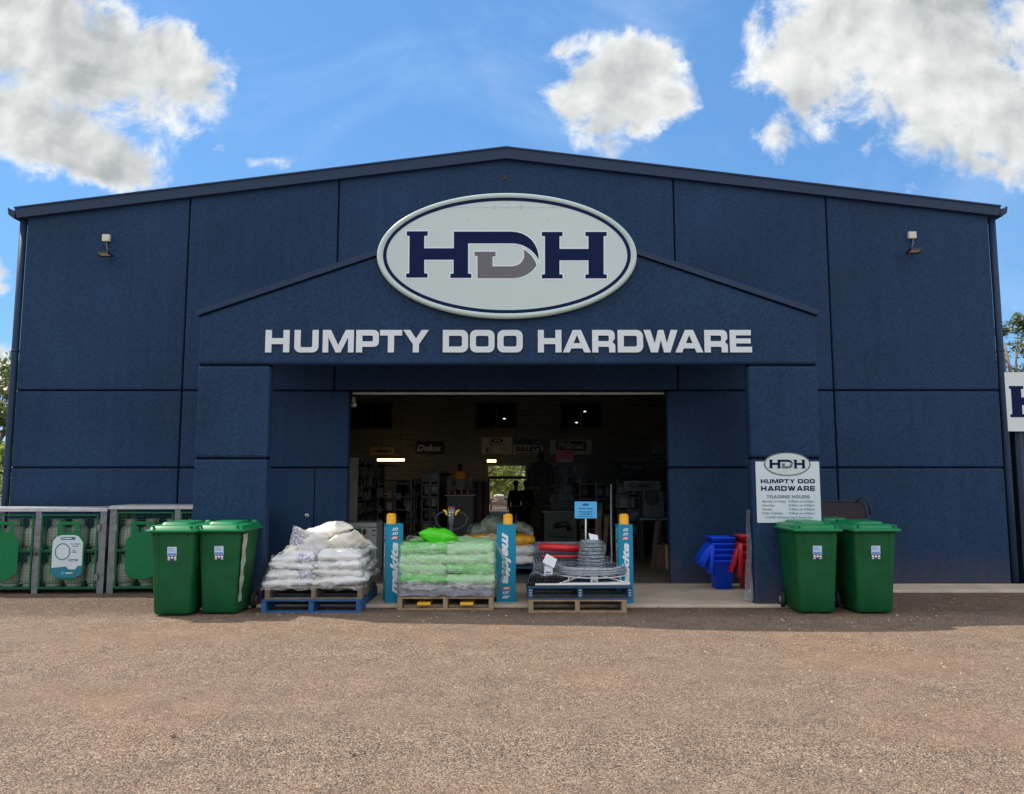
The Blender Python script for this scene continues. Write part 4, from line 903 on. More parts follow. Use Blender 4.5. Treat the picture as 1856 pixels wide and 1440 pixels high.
for L in range(layers):
    wscale = 1.0-.045*L
    for ix in (0, 1):
        for iy in (0, 1):
            w = .63*wscale*rn.uniform(.97, 1.05); d = .62*(1-.04*L)
            x = cL.x+.01+(ix-.5)*w*.98+rn.uniform(-.025, .025); y = cL.y+(iy-.5)*d*.93+rn.uniform(-.015, .015)
            lab = 'white plastic sack in the %s layer of the left pile, %s %s' % (['bottom', 'second', 'third', 'fourth'][L], 'front' if iy == 0 else 'back', 'left' if ix == 0 else 'right')
            put_sack('sack', lab, 'sack', GW, sackw, w, d, hh*rn.uniform(1.5, 1.75), (x, y, zz+L*hh+hh*.52+(.012 if ix else -.008)), rn.uniform(-.08, .08), 100+L*7+ix*3+iy, rn.uniform(-.05, .05), rn.uniform(-.06, .06), wr=.017, pe=(4.5, .42, 2.6, .6))
p0 = cL; zt_ = zz+layers*hh
def patch(ob, pts, m_=None, name='printing'):
    q = MB(); q.add([Vector(p) for p in pts], [tuple(range(len(pts)))]); return q.build(name, m_ or sackp, ob)
loose = [('cream sack lying across the very top of the left pile', .66, .36, .20, (p0.x+.04, p0.y-.02, zt_+.235), .25, .0, -.16, sackc),
         ('plain white sack slumped face forward below the topmost cream sack', .46, .44, .20, (p0.x-.14, p0.y-.22, zt_+.085), .1, -.9, .30, sackw),
         ('white sack tilted up with one pointed corner on the right of the pile top', .52, .40, .19, (p0.x+.30, p0.y-.18, zt_+.095), -.2, -.55, -.32, sackc),
         ('crumpled white sack on the left shoulder of the pile', .44, .42, .17, (p0.x-.33, p0.y-.10, zt_+.02), .4, -.25, -.35, sackc),
         ('small crumpled white sack at the right back of the pile top', .36, .36, .20, (p0.x+.42, p0.y+.12, zt_+.06), .8, .1, .2, sackw),
         ('white sack standing at the back of the pile top', .50, .36, .22, (p0.x-.02, p0.y+.28, zt_+.06), .1, .5, 0, sackw)]
for i, (lab, w, d, h, loc, rz, rx, ry, m_) in enumerate(loose):
    put_sack('sack', lab, 'sack', GW, m_, w, d, h, loc, rz, 300+i, rx, ry, wr=.020, pe=(2.2, .85, 2.2, .8), pinch=-.10)
film = bpy.data.materials.new('clear_film'); film.use_nodes = True; ft = film.node_tree; ft.nodes.clear()
def film_nodes(t, tint, dens, gl):
    o = t.nodes.new('ShaderNodeOutputMaterial'); tr = t.nodes.new('ShaderNodeBsdfTransparent'); gs = t.nodes.new('ShaderNodeBsdfGlossy'); df = t.nodes.new('ShaderNodeBsdfDiffuse')
    tr.inputs[0].default_value = (.97, .98, .98, 1); gs.inputs[0].default_value = (.9, .93, .95, 1); gs.inputs['Roughness'].default_value = .16; df.inputs[0].default_value = (*tint, 1)
    tc = t.nodes.new('ShaderNodeTexCoord'); mp = t.nodes.new('ShaderNodeMapping'); mp.inputs['Scale'].default_value = (1.0, 1.0, 2.6); n = t.nodes.new('ShaderNodeTexNoise'); n.inputs['Scale'].default_value = 9; n.inputs['Detail'].default_value = 8; n.inputs['Distortion'].default_value = 1.2
    t.links.new(tc.outputs['Object'], mp.inputs[0]); t.links.new(mp.outputs[0], n.inputs['Vector'])
    bp = t.nodes.new('ShaderNodeBump'); bp.inputs['Strength'].default_value = .9; bp.inputs['Distance'].default_value = .03; t.links.new(n.outputs[0], bp.inputs['Height']); t.links.new(bp.outputs[0], gs.inputs['Normal'])
    mr = t.nodes.new('ShaderNodeMapRange'); mr.inputs[1].default_value = .42; mr.inputs[2].default_value = .7; mr.inputs[3].default_value = dens[0]; mr.inputs[4].default_value = dens[1]; t.links.new(n.outputs[0], mr.inputs[0])
    m1 = t.nodes.new('ShaderNodeMixShader'); t.links.new(mr.outputs[0], m1.inputs[0]); t.links.new(tr.outputs[0], m1.inputs[1]); t.links.new(df.outputs[0], m1.inputs[2])
    m2 = t.nodes.new('ShaderNodeMixShader'); lw = t.nodes.new('ShaderNodeLayerWeight'); lw.inputs[0].default_value = .25
    mm = t.nodes.new('ShaderNodeMath'); mm.operation = 'MULTIPLY_ADD'; mm.inputs[1].default_value = .5; mm.inputs[2].default_value = gl; t.links.new(lw.outputs['Facing'], mm.inputs[0])
    t.links.new(mm.outputs[0], m2.inputs[0]); t.links.new(m1.outputs[0], m2.inputs[1]); t.links.new(gs.outputs[0], m2.inputs[2]); t.links.new(m2.outputs[0], o.inputs[0])
film_nodes(ft, (.85, .88, .88), (.0, .30), .05)
def wrap_shell(cx, cy, z0, z1, w0, d0, w1, d1, seed, nz_=16, amp=.02, top=False):
    mb = MB(); rings = []; off = Vector((seed, seed*2, 3))
    for k in range(nz_+1):
        f = k/nz_; z = z0+(z1-z0)*f; w = w0+(w1-w0)*f; d = d0+(d1-d0)*f; r = rrect(w, d, .07, z, cx, cy, 5)
        # subdivide the straight sides
        rr_ = []
        for i in range(len(r)):
            a = Vector(r[i]); b = Vector(r[(i+1) % len(r)]); n = max(1, int((b-a).length/.05))
            rr_ += [a+(b-a)*(j/n) for j in range(n)]
        if rings and len(rr_) != len(rings[0]):
            base = rings[0]; rr_ = [Vector((cx+(p.x-cx)*w/w0, cy+(p.y-cy)*d/d0, z)) for p in base0]
        if not rings: base0 = [p.copy() for p in rr_]
        out = []
        for p in rr_:
            n = Vector((p.x-cx, p.y-cy, 0)).normalized(); q = Vector((p.x*7, p.y*7, p.z*16))+off
            dsp = mnoise.noise(q)*amp+abs(mnoise.noise(q*2.3))*amp*.8
            out.append(p+n*dsp+Vector((0, 0, (mnoise.noise(Vector((p.x*9, p.y*9, seed)))*.05 if k in (0, nz_) else 0))))
        rings.append(out)
    mb.loft(rings, True, False); return mb
o = wrap_shell(cL.x+.005, cL.y, .27, zt_-.03, 1.24, 1.22, 1.03, 1.06, 5, amp=.03).build('plastic_wrap', film); sup(o, 'clear crumpled plastic film wrapped round the pile of white sacks', 'plastic wrap'); rebase(o)

# green bags on the middle pallets
bagg = sack_mat('bag_green', (0.10, 0.56, 0.075), cr=.7); bagw = sack_mat('bag_pale_green', (0.38, 0.70, 0.34), cr=.7); bagtop = sack_mat('bag_lime', (0.075, 0.60, 0.015), rough=.3, cr=1.3)
zz = .304; hh = .118; rn = random.Random(5)
for L in range(4):
    for ix in (0, 1):
        for iy in (0, 1):
            lab = 'pale green wrapped bag in the %s layer of the middle pile, %s %s' % (['bottom', 'second', 'third', 'top'][L], 'front' if iy == 0 else 'back', 'left' if ix == 0 else 'right')
            put_sack('bag', lab, 'bag', 'pale green bags wrapped on the middle pallets', bagg if (L*2+ix+iy) % 3 == 0 else bagw, .60, .61, hh*1.28, (cM.x+.01+(ix-.5)*.555+rn.uniform(-.012, .012), cM.y+(iy-.5)*.56, zz+hh*(L+.5)), rn.uniform(-.03, .03), 500+L*5+ix*2+iy, rn.uniform(-.02, .02), rn.uniform(-.03, .03), pe=(9, .35, 6, .30), wr=.009)
put_sack('bag', 'bright lime green bag lying on top of the wrapped middle pile', 'bag', None, bagtop, .50, .40, .24, (cM.x-.11, cM.y-.20, zz+4*hh+.055), -.12, 540, -.25, .10, wr=.018, pe=(2.6, .7, 2.4, .7), pinch=-.06)
film2 = bpy.data.materials.new('cloudy_film'); film2.use_nodes = True; film2.node_tree.nodes.clear(); film_nodes(film2.node_tree, (.82, .92, .85), (.06, .42), .07)
o = wrap_shell(cM.x+.01, cM.y, .26, zz+4*hh+.03, 1.20, 1.20, 1.17, 1.17, 9, nz_=22, amp=.022).build('plastic_wrap', film2); sup(o, 'cloudy shrink wrap round the stack of pale green bags', 'plastic wrap'); rebase(o)
# grey film skirt over the pallet under the green bags
film3 = mat('grey_film', (0.20, 0.20, 0.24), 0.3, var=0.45, vscale=16, bump=.6, bscale=25)
o = wrap_shell(cM.x, cM.y, .165, .31, 1.185, 1.185, 1.18, 1.18, 21, nz_=5, amp=.012).build('plastic_skirt', film3); sup(o, 'grey crinkled plastic skirt over the pallet edge below the green bags', 'plastic sheet'); rebase(o)
# loose film flap sagging to the right of the pile
m = MB(); fl = []
for i in range(15):
    f = i/14; x = cM.x+.58+.16*sin(f*pi)*(1-.3*f); z = zz+4*hh+.03-f*(.66)
    fl.append([Vector((x+.02*sin(j*1.3+i), cM.y-.50+.05*j+.02*sin(i*.9+j), z+.01*sin(j*2+i))) for j in range(10)])
vs = [v for r in fl for v in r]; m.add(vs, [(i*10+j, i*10+j+1, (i+1)*10+j+1, (i+1)*10+j) for i in range(14) for j in range(9)], True)
o = m.build('loose_film', film2); sup(o, 'loose flap of film hanging down the right side of the green bags', 'plastic film'); rebase(o)

# ================================================================== PALLET JACK behind the middle pallet
t = thing('pallet_jack', 'electric pallet jack with a looped handle and yellow levers behind the green bags', 'pallet jack')
jy = cM.y+.80; hp = W(818, 935, jy); jx = hp.x
jg = mat('jack_dark', (0.035, 0.045, 0.06), 0.45, 0.2); jgrey = mat('jack_grey', (0.16, 0.17, 0.19), 0.45); jyel = mat('jack_yellow', (0.75, 0.42, 0.02), 0.4); jred = mat('jack_red', (0.35, 0.05, 0.05), 0.4)
m = MB(); m.loft([rrect(.50, .26, .05, z, cM.x, jy+.12) for z in (.05, .55)]+[rrect(.40, .22, .05, .66, cM.x, jy+.12)]); m.build('motor_housing', jg, t)
m = MB()
for sx in (-.26, .26): m.box(cM.x+sx-.08, cM.x+sx+.08, cM.y-.60, jy+.0, .055, .090)
m.build('fork', jyel, t, bevel=.006)
for sx in (-.26, .26):
    m = MB(); m.lathe([(.035, -.03), (.035, .03)], (0, 0, 0), 14, Matrix.Rotation(pi/2, 4, 'Y')); m.xform(Matrix.Translation((cM.x+sx, cM.y-.50, .036))); m.build('roller', jgrey, t)
m = MB(); m.tube([(jx, jy+.05, .60), (jx, jy, hp.z-.10)], .028, 10); m.build('tiller', jg, t)
zl = hp.z
m = MB(); m.loft([[Vector((x*.8, y, zl-.13)) for x, y, _ in rrect(.075, .05, .015, 0, jx/.8, jy)], [Vector(v) for v in rrect(.095, .06, .02, zl+.06, jx, jy)], [Vector(v) for v in rrect(.10, .06, .02, zl+.10, jx, jy)]]); hd = m.build('control_head', jgrey, t)
m = MB(); m.loft([rrect(.105, .064, .02, zl+.10, jx, jy), rrect(.09, .055, .02, zl+.125, jx, jy)]); m.build('stop_button', jred, hd)
m = MB()
for dx, dz2 in ((-.02, .045), (.022, .045), (-.022, .005)): m.lathe([(.012, -.004), (.012, .004)], (jx+dx, jy-.034, zl+dz2), 10, Matrix.Rotation(pi/2, 4, 'X'))
m.build('button', mat('button_white', (.6, .62, .66), .4), hd)
for sx in (-1, 1):
    m = MB(); m.prism([(jx+sx*.055, zl+.0), (jx+sx*.075, zl+.015), (jx+sx*.085, zl+.045), (jx+sx*.12, zl+.075), (jx+sx*.10, zl+.088), (jx+sx*.065, zl+.07), (jx+sx*.055, zl+.05)], jy-.025, jy+.015); m.build('lever', jyel, hd)
m = MB(); m.tube([(jx-.07, jy, zl+.045), (jx-.14, jy, zl+.045), (jx-.20, jy, zl+.01), (jx-.225, jy, zl-.05), (jx-.20, jy, zl-.12), (jx-.13, jy, zl-.175), (jx-.03, jy, zl-.20), (jx+.03, jy, zl-.20), (jx+.13, jy, zl-.175), (jx+.20, jy, zl-.12), (jx+.225, jy, zl-.05), (jx+.20, jy, zl+.01), (jx+.14, jy, zl+.045), (jx+.07, jy, zl+.045)], .013, 8)
m.build('loop_handle', jg, t); rebase(t)

# ================================================================== BOLLARD BOXES
teal = mat('card_teal', (0.003, 0.225, 0.38), 0.5, spec=0.3, var=0.08, vscale=4); tealsh = mat('card_edge', (0.30, 0.50, 0.56), 0.5); bylw = mat('bollard_yellow', (0.80, 0.40, 0.01), 0.4, var=0.05); wht = mat('print_white', (0.70, 0.76, 0.80), 0.45, var=0.03); rdp = mat('print_red', (0.55, 0.03, 0.05), 0.4, var=0.02)
def bollard(px0, px1, pyb, pyt, flip, rz, label, capoff=0.0, deeps=.25):
    t = thing('bollard', label, 'bollard', 'yellow bollards in printed teal sleeves')
    p = G((px0+px1)/2, pyb, .035); w = G(px1, pyb, .035).x-G(px0, pyb, .035).x; H = W(px0, pyt, p.y).z-.035
    a = MB(); e = .004
    a.box(-w/2, w/2, 0, e, 0, H); a.box(-w/2, w/2, w-e, w, 0, H); a.box(-w/2, -w/2+e, e, w-e, 0, H); a.box(w/2-e, w/2, e, w-e, 0, H)
    sl_ = a.build('sleeve', teal, t, bevel=.0035)
    a = MB(); a.lathe([(.062, 0), (.062, H+.09), (.060, H+.093), (.064, H+.096), (.062, H+.102), (.050, H+.122), (.03, H+.130)], (capoff, w/2, 0), 24); a.build('post', bylw, t)
    # printing, laid out for the upright sleeve, turned half round when the sleeve is upside down
    def pr(x0, x1, z0, z1): return (x0*w-w/2, x1*w-w/2, z0*H, z1*H)
    for k in range(4):
        R = Matrix.Translation((0, w/2, 0)) @ Matrix.Rotation(k*pi/2, 4, 'Z') @ Matrix.Translation((0, -w/2, 0))
        F = R @ (Matrix.Translation((0, 0, H)) @ Matrix.Rotation(pi, 4, 'Y') if flip else Matrix.Identity(4))
        x0, x1, z0, z1 = pr(.27, .74, .235, .895)
        q = text_mb('makita', x0, x1, z0, z1, -.0015, bold=.045, shear=.35, rot=3, M=F); q.build('logo_print', wht, sl_)
        x0, x1, z0, z1 = pr(.26, .74, .160, .195); q = MB(); o_ = rr4(x0, z0, x1, z1, .008)
        vs = [F @ Vector((a_, -.0012, b_)) for a_, b_ in o_]; q.add(vs, [tuple(range(len(vs)))]); q.build('badge_print', rdp, sl_)
        for (s, u0, u1, v0, v1) in (('XGT', .31, .69, .163, .192), ('LXT', .30, .68, .105, .140), ('CXT', .30, .68, .048, .085)):
            x0, x1, z0, z1 = pr(u0, u1, v0, v1); text_mb(s, x0, x1, z0, z1, -.0018, bold=.06, shear=.4, M=F).build('range_print', wht, sl_)
    t.location = (p.x, p.y, .035); t.rotation_euler = (0, 0, radians(rz)); return t
bollard(698, 729, 1093, 950, True, 17, 'yellow bollard in an upside down teal sleeve between the white sacks and the green bags', -.03)
bollard(900, 935, 1092, 951, False, 0, 'yellow bollard in an upright teal sleeve between the green bags and the wire pallet', .02)
bollard(1122, 1149, 1094, 951, True, 3, 'yellow bollard in an upside down teal sleeve behind the right end of the wire pallet', .0)

# ================================================================== FENCING WIRE PALLET
wire = mat('galv_wire', (0.50, 0.53, 0.58), 0.42, 0.35, var=0.3, vscale=30); wire2 = mat('galv_wire_dark', (0.29, 0.33, 0.37), 0.5, 0.35, var=0.35, vscale=30)
ZR = .302; yR = cR.y; paper = mat('paper', (0.70, 0.73, 0.80), 0.6, var=0.02)
# high tensile coil
cc = W(1072, 1033, yR-.18); t = thing('wire_coil', 'wide flat coil of plain galvanised wire lying on a spinner frame', 'wire coil')
m = MB(); rn = random.Random(3); pts = []
for k in range(46*40):
    a = 2*pi*k/40; n = k/40; r = .405+.028*sin(n*2.1)+.010*sin(n*7.7); z = cc.z-.03+.085*((n*0.37) % 1.0); pts.append((cc.x+r*cos(a), yR-.12+r*sin(a), z))
m.tube(pts, .0045, 4, cap=False); m.build('wire_turns', wire, t)
m = MB()
for a in (.3, 1.6, 2.9, 4.4, 5.6): m.tube([(cc.x+(.40+.045*cos(b))*cos(a), yR-.12+(.40+.045*cos(b))*sin(a), cc.z+.01+.06*sin(b)) for b in [2*pi*i/12 for i in range(12)]], .004, 5, True)
m.build('tie', mat('tie_blue', (0.15, 0.35, 0.62), 0.5), t); rebase(t)
# spinner frame
t = thing('wire_spinner', 'white steel wire spinner stand with crossed legs under the coil', 'spinner stand')
m = MB(); zc_ = cc.z-.055
m.tube([(cc.x+.43*cos(2*pi*i/40), yR-.12+.43*sin(2*pi*i/40), zc_) for i in range(40)], .007, 6, True)
m.tube([(cc.x-.43, yR-.12, zc_), (cc.x+.43, yR-.12, zc_)], .008, 6); m.tube([(cc.x, yR-.55, zc_), (cc.x, yR+.31, zc_)], .008, 6); m.build('turntable', white, t)
m = MB()
for (dx, dy) in ((-.42, -.42), (.42, -.42), (-.42, .25), (.42, .25)): m.tube([(cc.x+dx*.15, yR-.12, zc_-.01), (cc.x+dx, yR-.12+dy, ZR+.03)], .010, 6)
m.tube([(cc.x-.30, yR-.42, ZR+.02), (cc.x-.30, yR-.42, zc_)], .008, 6); m.tube([(cc.x+.34, yR-.3, ZR+.02), (cc.x+.34, yR-.3, zc_)], .008, 6)
m.build('leg', white, t)
m = MB(); m.box(cc.x-.045, cc.x+.045, yR-.5, yR-.494, ZR+.03, ZR+.12); m.build('price_tag', paper, t); 
q = dashes(cc.x-.03, cc.x+.03, ZR+.045, ZR+.06, yR-.502); q.build('price_print', mat('print_black', (.03, .03, .04), .6, var=0), t)
rebase(t)
# steel rods along the front edge
for k, (xa, xb, dy, lab) in enumerate(((cR.x-.50, cR.x+.62, -.56, 'long white steel rod along the front edge of the blue pallet'), (cR.x-.15, cR.x+.60, -.50, 'shorter pale steel rod lying behind the long white rod'))):
    m = MB(); m.tube([(xa, yR+dy, ZR+.022), (xb, yR+dy+.03, ZR+.022+.01*k)], .013, 8); o = m.build('steel_rod', white); sup(o, lab, 'rod', 'steel rods on the blue pallet'); rebase(o)
# barbed wire reels
bc = W(1071, 1010, yR-.05); t = thing('barbed_wire_reel', 'tall grey reel of barbed wire standing inside the coil', 'wire reel')
m = MB(); pts = []; zb0 = cc.z+.02; Hh = .335; N_ = 22*26; rn = random.Random(8)
for k in range(N_):
    f = k/N_; a = 2*pi*k/26; r = (.165-.045*f**1.5)+.012*sin(f*22*2.2)+rn.uniform(-.006, .006); pts.append((bc.x+r*cos(a), yR-.10+r*sin(a), zb0+Hh*f+rn.uniform(-.004, .004)))
m.tube(pts, .0095, 5, cap=False)
for k in range(0, N_, 3):
    p = Vector(pts[k]); d_ = Vector((rn.uniform(-1, 1), rn.uniform(-1, 1), rn.uniform(-1, 1))).normalized()*.02; m.tube([p-d_, p+d_], .0022, 3, cap=False)
m.build('wire_turns', wire2, t)
m = MB(); m.lathe([(.09, 0), (.10, Hh*.5), (.075, Hh+.01)], (bc.x, yR-.10, zb0), 16); m.build('core', wire2, t)
m = MB(); v = [(-.05, 0, 0), (.06, 0, -.03), (.055, .08, .05), (-.06, .08, .075)]; m.add([(bc.x+a+.03, yR-.16+b, zb0+Hh+.01+c) for a, b, c in v]+[(bc.x+a+.03, yR-.16+b+.002, zb0+Hh+.008+c) for a, b, c in v], [(0,1,2,3),(7,6,5,4),(0,4,5,1),(1,5,6,2),(2,6,7,3),(3,7,4,0)]); m.build('paper_tag', paper, t)
rebase(t)
# mesh rolls
def mesh_roll(x0, x1, y, z, r, label):
    t = thing('mesh_roll', label, 'mesh roll', 'rolls of wire mesh on the blue pallet'); m = MB(); n = 26
    for i in range(n+1):
        x = x0+(x1-x0)*i/n; m.tube([(x, y+r*cos(2*pi*k/18)*(1+.03*sin(k*3+i)), z+r*sin(2*pi*k/18)) for k in range(18)], .0035, 4, True)
    for k in range(20): a = 2*pi*k/20; m.tube([(x0, y+r*cos(a), z+r*sin(a)), (x1, y+r*cos(a), z+r*sin(a))], .0028, 4)
    m.build('mesh_outer', wire2, t)
    m = MB()
    for i in range(0, n+1, 1):
        x = x0+(x1-x0)*i/n+.01; m.tube([(x, y+r*.8*cos(2*pi*k/14), z+r*.8*sin(2*pi*k/14)) for k in range(14)], .003, 4, True)
        m.tube([(x+.012, y+r*.6*cos(2*pi*k/14), z+r*.6*sin(2*pi*k/14)) for k in range(14)], .003, 4, True)
    m.build('mesh_inner', wire, t)
    rebase(t)
mesh_roll(cR.x-.50, cR.x+.48, yR+.22, ZR+.14, .135, 'lower roll of galvanised wire mesh at the back of the blue pallet')
mesh_roll(cR.x-.48, cR.x+.42, yR+.30, ZR+.36, .09, 'smaller roll of wire mesh lying on top of the lower roll')
# red tubes
red = mat('tube_red', (0.60, 0.015, 0.025), 0.35, var=0.05)
a = W(977, 993, yR+.1); m = MB(); m.tube([(a.x, yR+.12, a.z+.01), (a.x+.62, yR+.12, a.z-.02)], .045, 18); o = m.build('red_tube', red); sup(o, 'thick red tube lying across the top of the mesh rolls', 'tube'); rebase(o)
a = W(1000, 1009, yR); m = MB(); m.tube([(a.x-.12, yR+.0, a.z), (a.x+.5, yR+.02, a.z-.005)], .018, 12); o = m.build('red_rod', red); sup(o, 'thin red rod in front of the mesh rolls below the thick tube', 'rod'); rebase(o)
# black bundles, spool, papers
blk = mat('bundle_black', (0.016, 0.016, 0.018), 0.5)
for k, (px, lab) in enumerate(((971, 'black slotted bundle with a wire handle at the left front corner of the blue pallet'), (1000, 'black slotted bundle with a wire handle, right of the corner bundle'))):
    c = W(px, 1062, yR-.45); t = thing('insulator_bundle', lab, 'bundle', 'black bundles on the blue pallet'); m = MB()
    for i in range(8):
        M = Matrix.Translation((c.x-.085+i*.024, yR-.45, ZR+.055)) @ Matrix.Rotation(radians(18-4*k), 4, 'Y') @ Matrix.Rotation(radians(5*i), 4, 'Z'); m.box(-.006, .006, -.075, .075, -.05, .05+.008*(i % 2), M)
    for i in range(3): m.box(c.x-.09, c.x+.09, yR-.51+i*.055, yR-.495+i*.055, ZR+.03, ZR+.045)
    m.build('slats', blk, t, bevel=.003)
    m = MB(); m.tube([(c.x-.08, yR-.45, ZR+.09), (c.x-.05, yR-.45, ZR+.14), (c.x, yR-.45, ZR+.155), (c.x+.06, yR-.45, ZR+.135), (c.x+.09, yR-.45, ZR+.08)], .003, 5); m.build('handle', wire, t); rebase(t)
c = W(994, 1035, yR-.30); t = thing('wire_spool', 'white plastic spool stand with a price ticket behind the black bundles', 'spool')
m = MB(); m.lathe([(.085, 0), (.085, .012), (.055, .015), (.05, .10), (.04, .18), (.035, .22)], (c.x, yR-.28, c.z-.06), 24); m.build('spool', mat('spool_white', (.58, .62, .70), .4), t)
m = MB(); m.tube([(c.x, yR-.28, ZR), (c.x, yR-.28, c.z-.055)], .02, 8); m.build('stem', wire2, t)
m = MB(); z0 = c.z+.09; v = [(-.085, 0, .02), (.055, 0, -.05), (.095, .04, .05), (-.03, .04, .12)]; m.add([(c.x+a+.01, yR-.36+b, z0+cc_) for a, b, cc_ in v]+[(c.x+a+.01, yR-.357+b, z0+cc_) for a, b, cc_ in v], [(0,1,2,3),(7,6,5,4),(0,4,5,1),(1,5,6,2),(2,6,7,3),(3,7,4,0)]); m.build('ticket', paper, t)
m = MB(); m.box(c.x-.05, c.x+.05, yR-.345, yR-.342, c.z-.035, c.z+.05); m.build('label_card', paper, t); q = dashes(c.x-.035, c.x+.03, c.z-.02, c.z-.005, yR-.3465); q.build('price_print', MATS['print_black'], t); rebase(t)
# blue notice on a pole
t = thing('notice_sign', 'light blue notice on a thin white pole above the wire pallet', 'sign')
a = W(1041.5, 909.5, yR+.1); b = W(1082, 940, yR+.1); cxs = (a.x+b.x)/2
m = MB(); m.prism(rr4(a.x, b.z, b.x, a.z, .008), yR+.1, yR+.104); nb = m.build('board', mat('notice_blue', (0.07, 0.42, 0.80), 0.4, var=0.02), t)
pd = mat('notice_print', (0.02, 0.10, 0.22), 0.5, var=0)
w_ = b.x-a.x; h_ = a.z-b.z
m = text_mb('SPECIAL OFFERS', cxs-w_*.33, cxs+w_*.33, a.z-h_*.46, a.z-h_*.39, yR+.098, bold=.05)
for k, ww in ((.60, .33), (.68, .22), (.76, .28), (.88, .33)):
    q = dashes(cxs-w_*ww, cxs+w_*ww, a.z-h_*(k+.02), a.z-h_*(k-.02), yR+.098); m.add(q.v, q.f)
m.build('notice_text', pd, nb); q = MB(); q.prism([(cxs+w_*.15*cos(2*pi*i/24), a.z-h_*.18+h_*.07*sin(2*pi*i/24)) for i in range(24)], yR+.097, yR+.0985); q.build('notice_badge', pd, nb)
m = MB(); m.tube([(cxs, yR+.115, b.z+.02), (cxs-.005, yR+.10, bc.z+.05)], .010, 8); m.tube([(cxs-.005, yR+.10, bc.z+.05), (cxs-.01, yR+.08, ZR+.0)], .010, 8); m.build('pole', white, t); rebase(t)
a = W(1071, 968, yR+.1); m = MB(); m.box(a.x-.013, a.x+.013, yR+.06, yR+.086, ZR+.3, a.z); o = m.build('timber_stake', mat('stake_wood', (.45, .34, .20), .7)); sup(o, 'short pale timber stake poking up behind the barbed wire reel', 'stake'); rebase(o)
# clear strip hanging on the right column
m = MB(); c = W(1353, 933, YP+.10); rows = []
for i in range(17):
    f = i/16; z = c.z*(1-f)+.06; rows.append([Vector((cxr-.02-(.015+.06*f*f)*j/5-.004*sin(i*.8+j), YP+.02+.13*(j/5)+.006*sin(i*.7+j), z)) for j in range(6)])
m.add([v for r in rows for v in r], [(i*6+j, i*6+j+1, (i+1)*6+j+1, (i+1)*6+j) for i in range(16) for j in range(5)], True)
film4 = bpy.data.materials.new('milky_film'); film4.use_nodes = True; film4.node_tree.nodes.clear(); film_nodes(film4.node_tree, (.30, .34, .42), (.35, .6), .06)
o = m.build('plastic_strip', film4); sup(o, 'milky plastic strip hanging down the inner edge of the right column', 'plastic strip'); rebase(o)

# pale shrink film left on the side of the second green bin
p = G(396, 1115); m = MB(); rows = []
for i in range(13):
    f = i/12; z = .93-.78*f; rows.append([Vector((p.x+.268-.042*f+.004*sin(i*2.1+j), p.y+.02+.02*f+-.05+.15*j/3*(1+.2*sin(i*1.7))*(1-.35*f), z)) for j in range(4)])
m.add([v for r in rows for v in r], [(i*4+j, i*4+j+1, (i+1)*4+j+1, (i+1)*4+j) for i in range(12) for j in range(3)], True)
o = m.build('film_strip', mat('film_pale', (.42, .46, .36), .35, var=.35, vscale=14)); sup(o, 'pale strip of shrink film stuck to the side of the second green bin', 'plastic strip'); rebase(o)
# ================================================================== INSIDE THE SHOP
shelfm = mat('shelf_steel', (0.06, 0.06, 0.056), 0.5, 0.3); endm = mat('shelf_end_cream', (0.22, 0.22, 0.19), 0.5); dkm = mat('dark_goods', (0.05, 0.05, 0.055), 0.5, var=0.3)
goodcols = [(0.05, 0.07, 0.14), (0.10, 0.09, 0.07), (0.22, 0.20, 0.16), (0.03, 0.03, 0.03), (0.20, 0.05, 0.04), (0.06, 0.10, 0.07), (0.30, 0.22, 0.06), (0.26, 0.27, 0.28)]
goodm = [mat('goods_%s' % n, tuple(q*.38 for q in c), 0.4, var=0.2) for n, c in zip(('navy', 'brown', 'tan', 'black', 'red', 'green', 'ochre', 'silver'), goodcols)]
def make_shelving(x0, x1, y0, y1, h, label, n=5, end='y', group='shop shelving'):
    t = thing('shelving_unit', label, 'shelving', group); m = MB()
    for k in range(n): z = .12+(h-.2)*k/(n-1); m.box(x0, x1, y0+.02, y1-.02, z, z+.03)
    m.build('shelf_board', shelfm, t); m = MB(); cx = (x0+x1)/2; m.box(cx-.02, cx+.02, y0+.03, y1-.03, .04, h); m.build('back_panel', dkm, t)
    if end == 'cream': m = MB(); m.box(x0, x1, y0-.02, y0+.018, .036, h+.02); m.build('end_panel', endm, t, bevel=.004)
    else:
        for xx in (x0, x1-.03): m = MB(); m.box(xx, xx+.03, y0-.01, y0+.019, .036, h+.02); m.build('upright', shelfm, t)
    rebase(t, ((x0+x1)/2, (y0+y1)/2, .036)); return (x0, x1, y0, y1, h, n)
xA0 = W(641, 860, 14.2).x; xA1 = W(649, 860, 14.2).x
units = [make_shelving(xA0-.55, xA1, 14.2, 19.0, W(645, 832, 14.2).z, 'tall shop shelving with a cream end panel just inside the left of the entrance', 6, 'cream'),
         make_shelving(W(716, 860, 15.8).x-.35, W(716, 860, 15.8).x+.35, 15.8, 20.5, W(716, 862, 15.8).z-.1, 'dark middle shelving unit packed with hanging goods left of the green bags', 6),
         make_shelving(W(764, 860, 16.5).x, W(796, 860, 16.5).x, 16.5, 21.5, W(770, 842, 16.5).z-.1, 'narrow open shelving unit with pale shelf edges beside the clothing display', 7),
         make_shelving(W(1050, 900, 17).x, W(1095, 900, 17).x+.2, 17, 21, W(1060, 872, 17).z, 'shelving unit behind the blue notice right of the dark jacket', 5),
         make_shelving(W(1118, 900, 15.5).x, W(1160, 900, 15.5).x, 15.5, 16.1, W(1120, 872, 15.5).z, 'plumbing goods rack below the dark sign on the right', 6)]
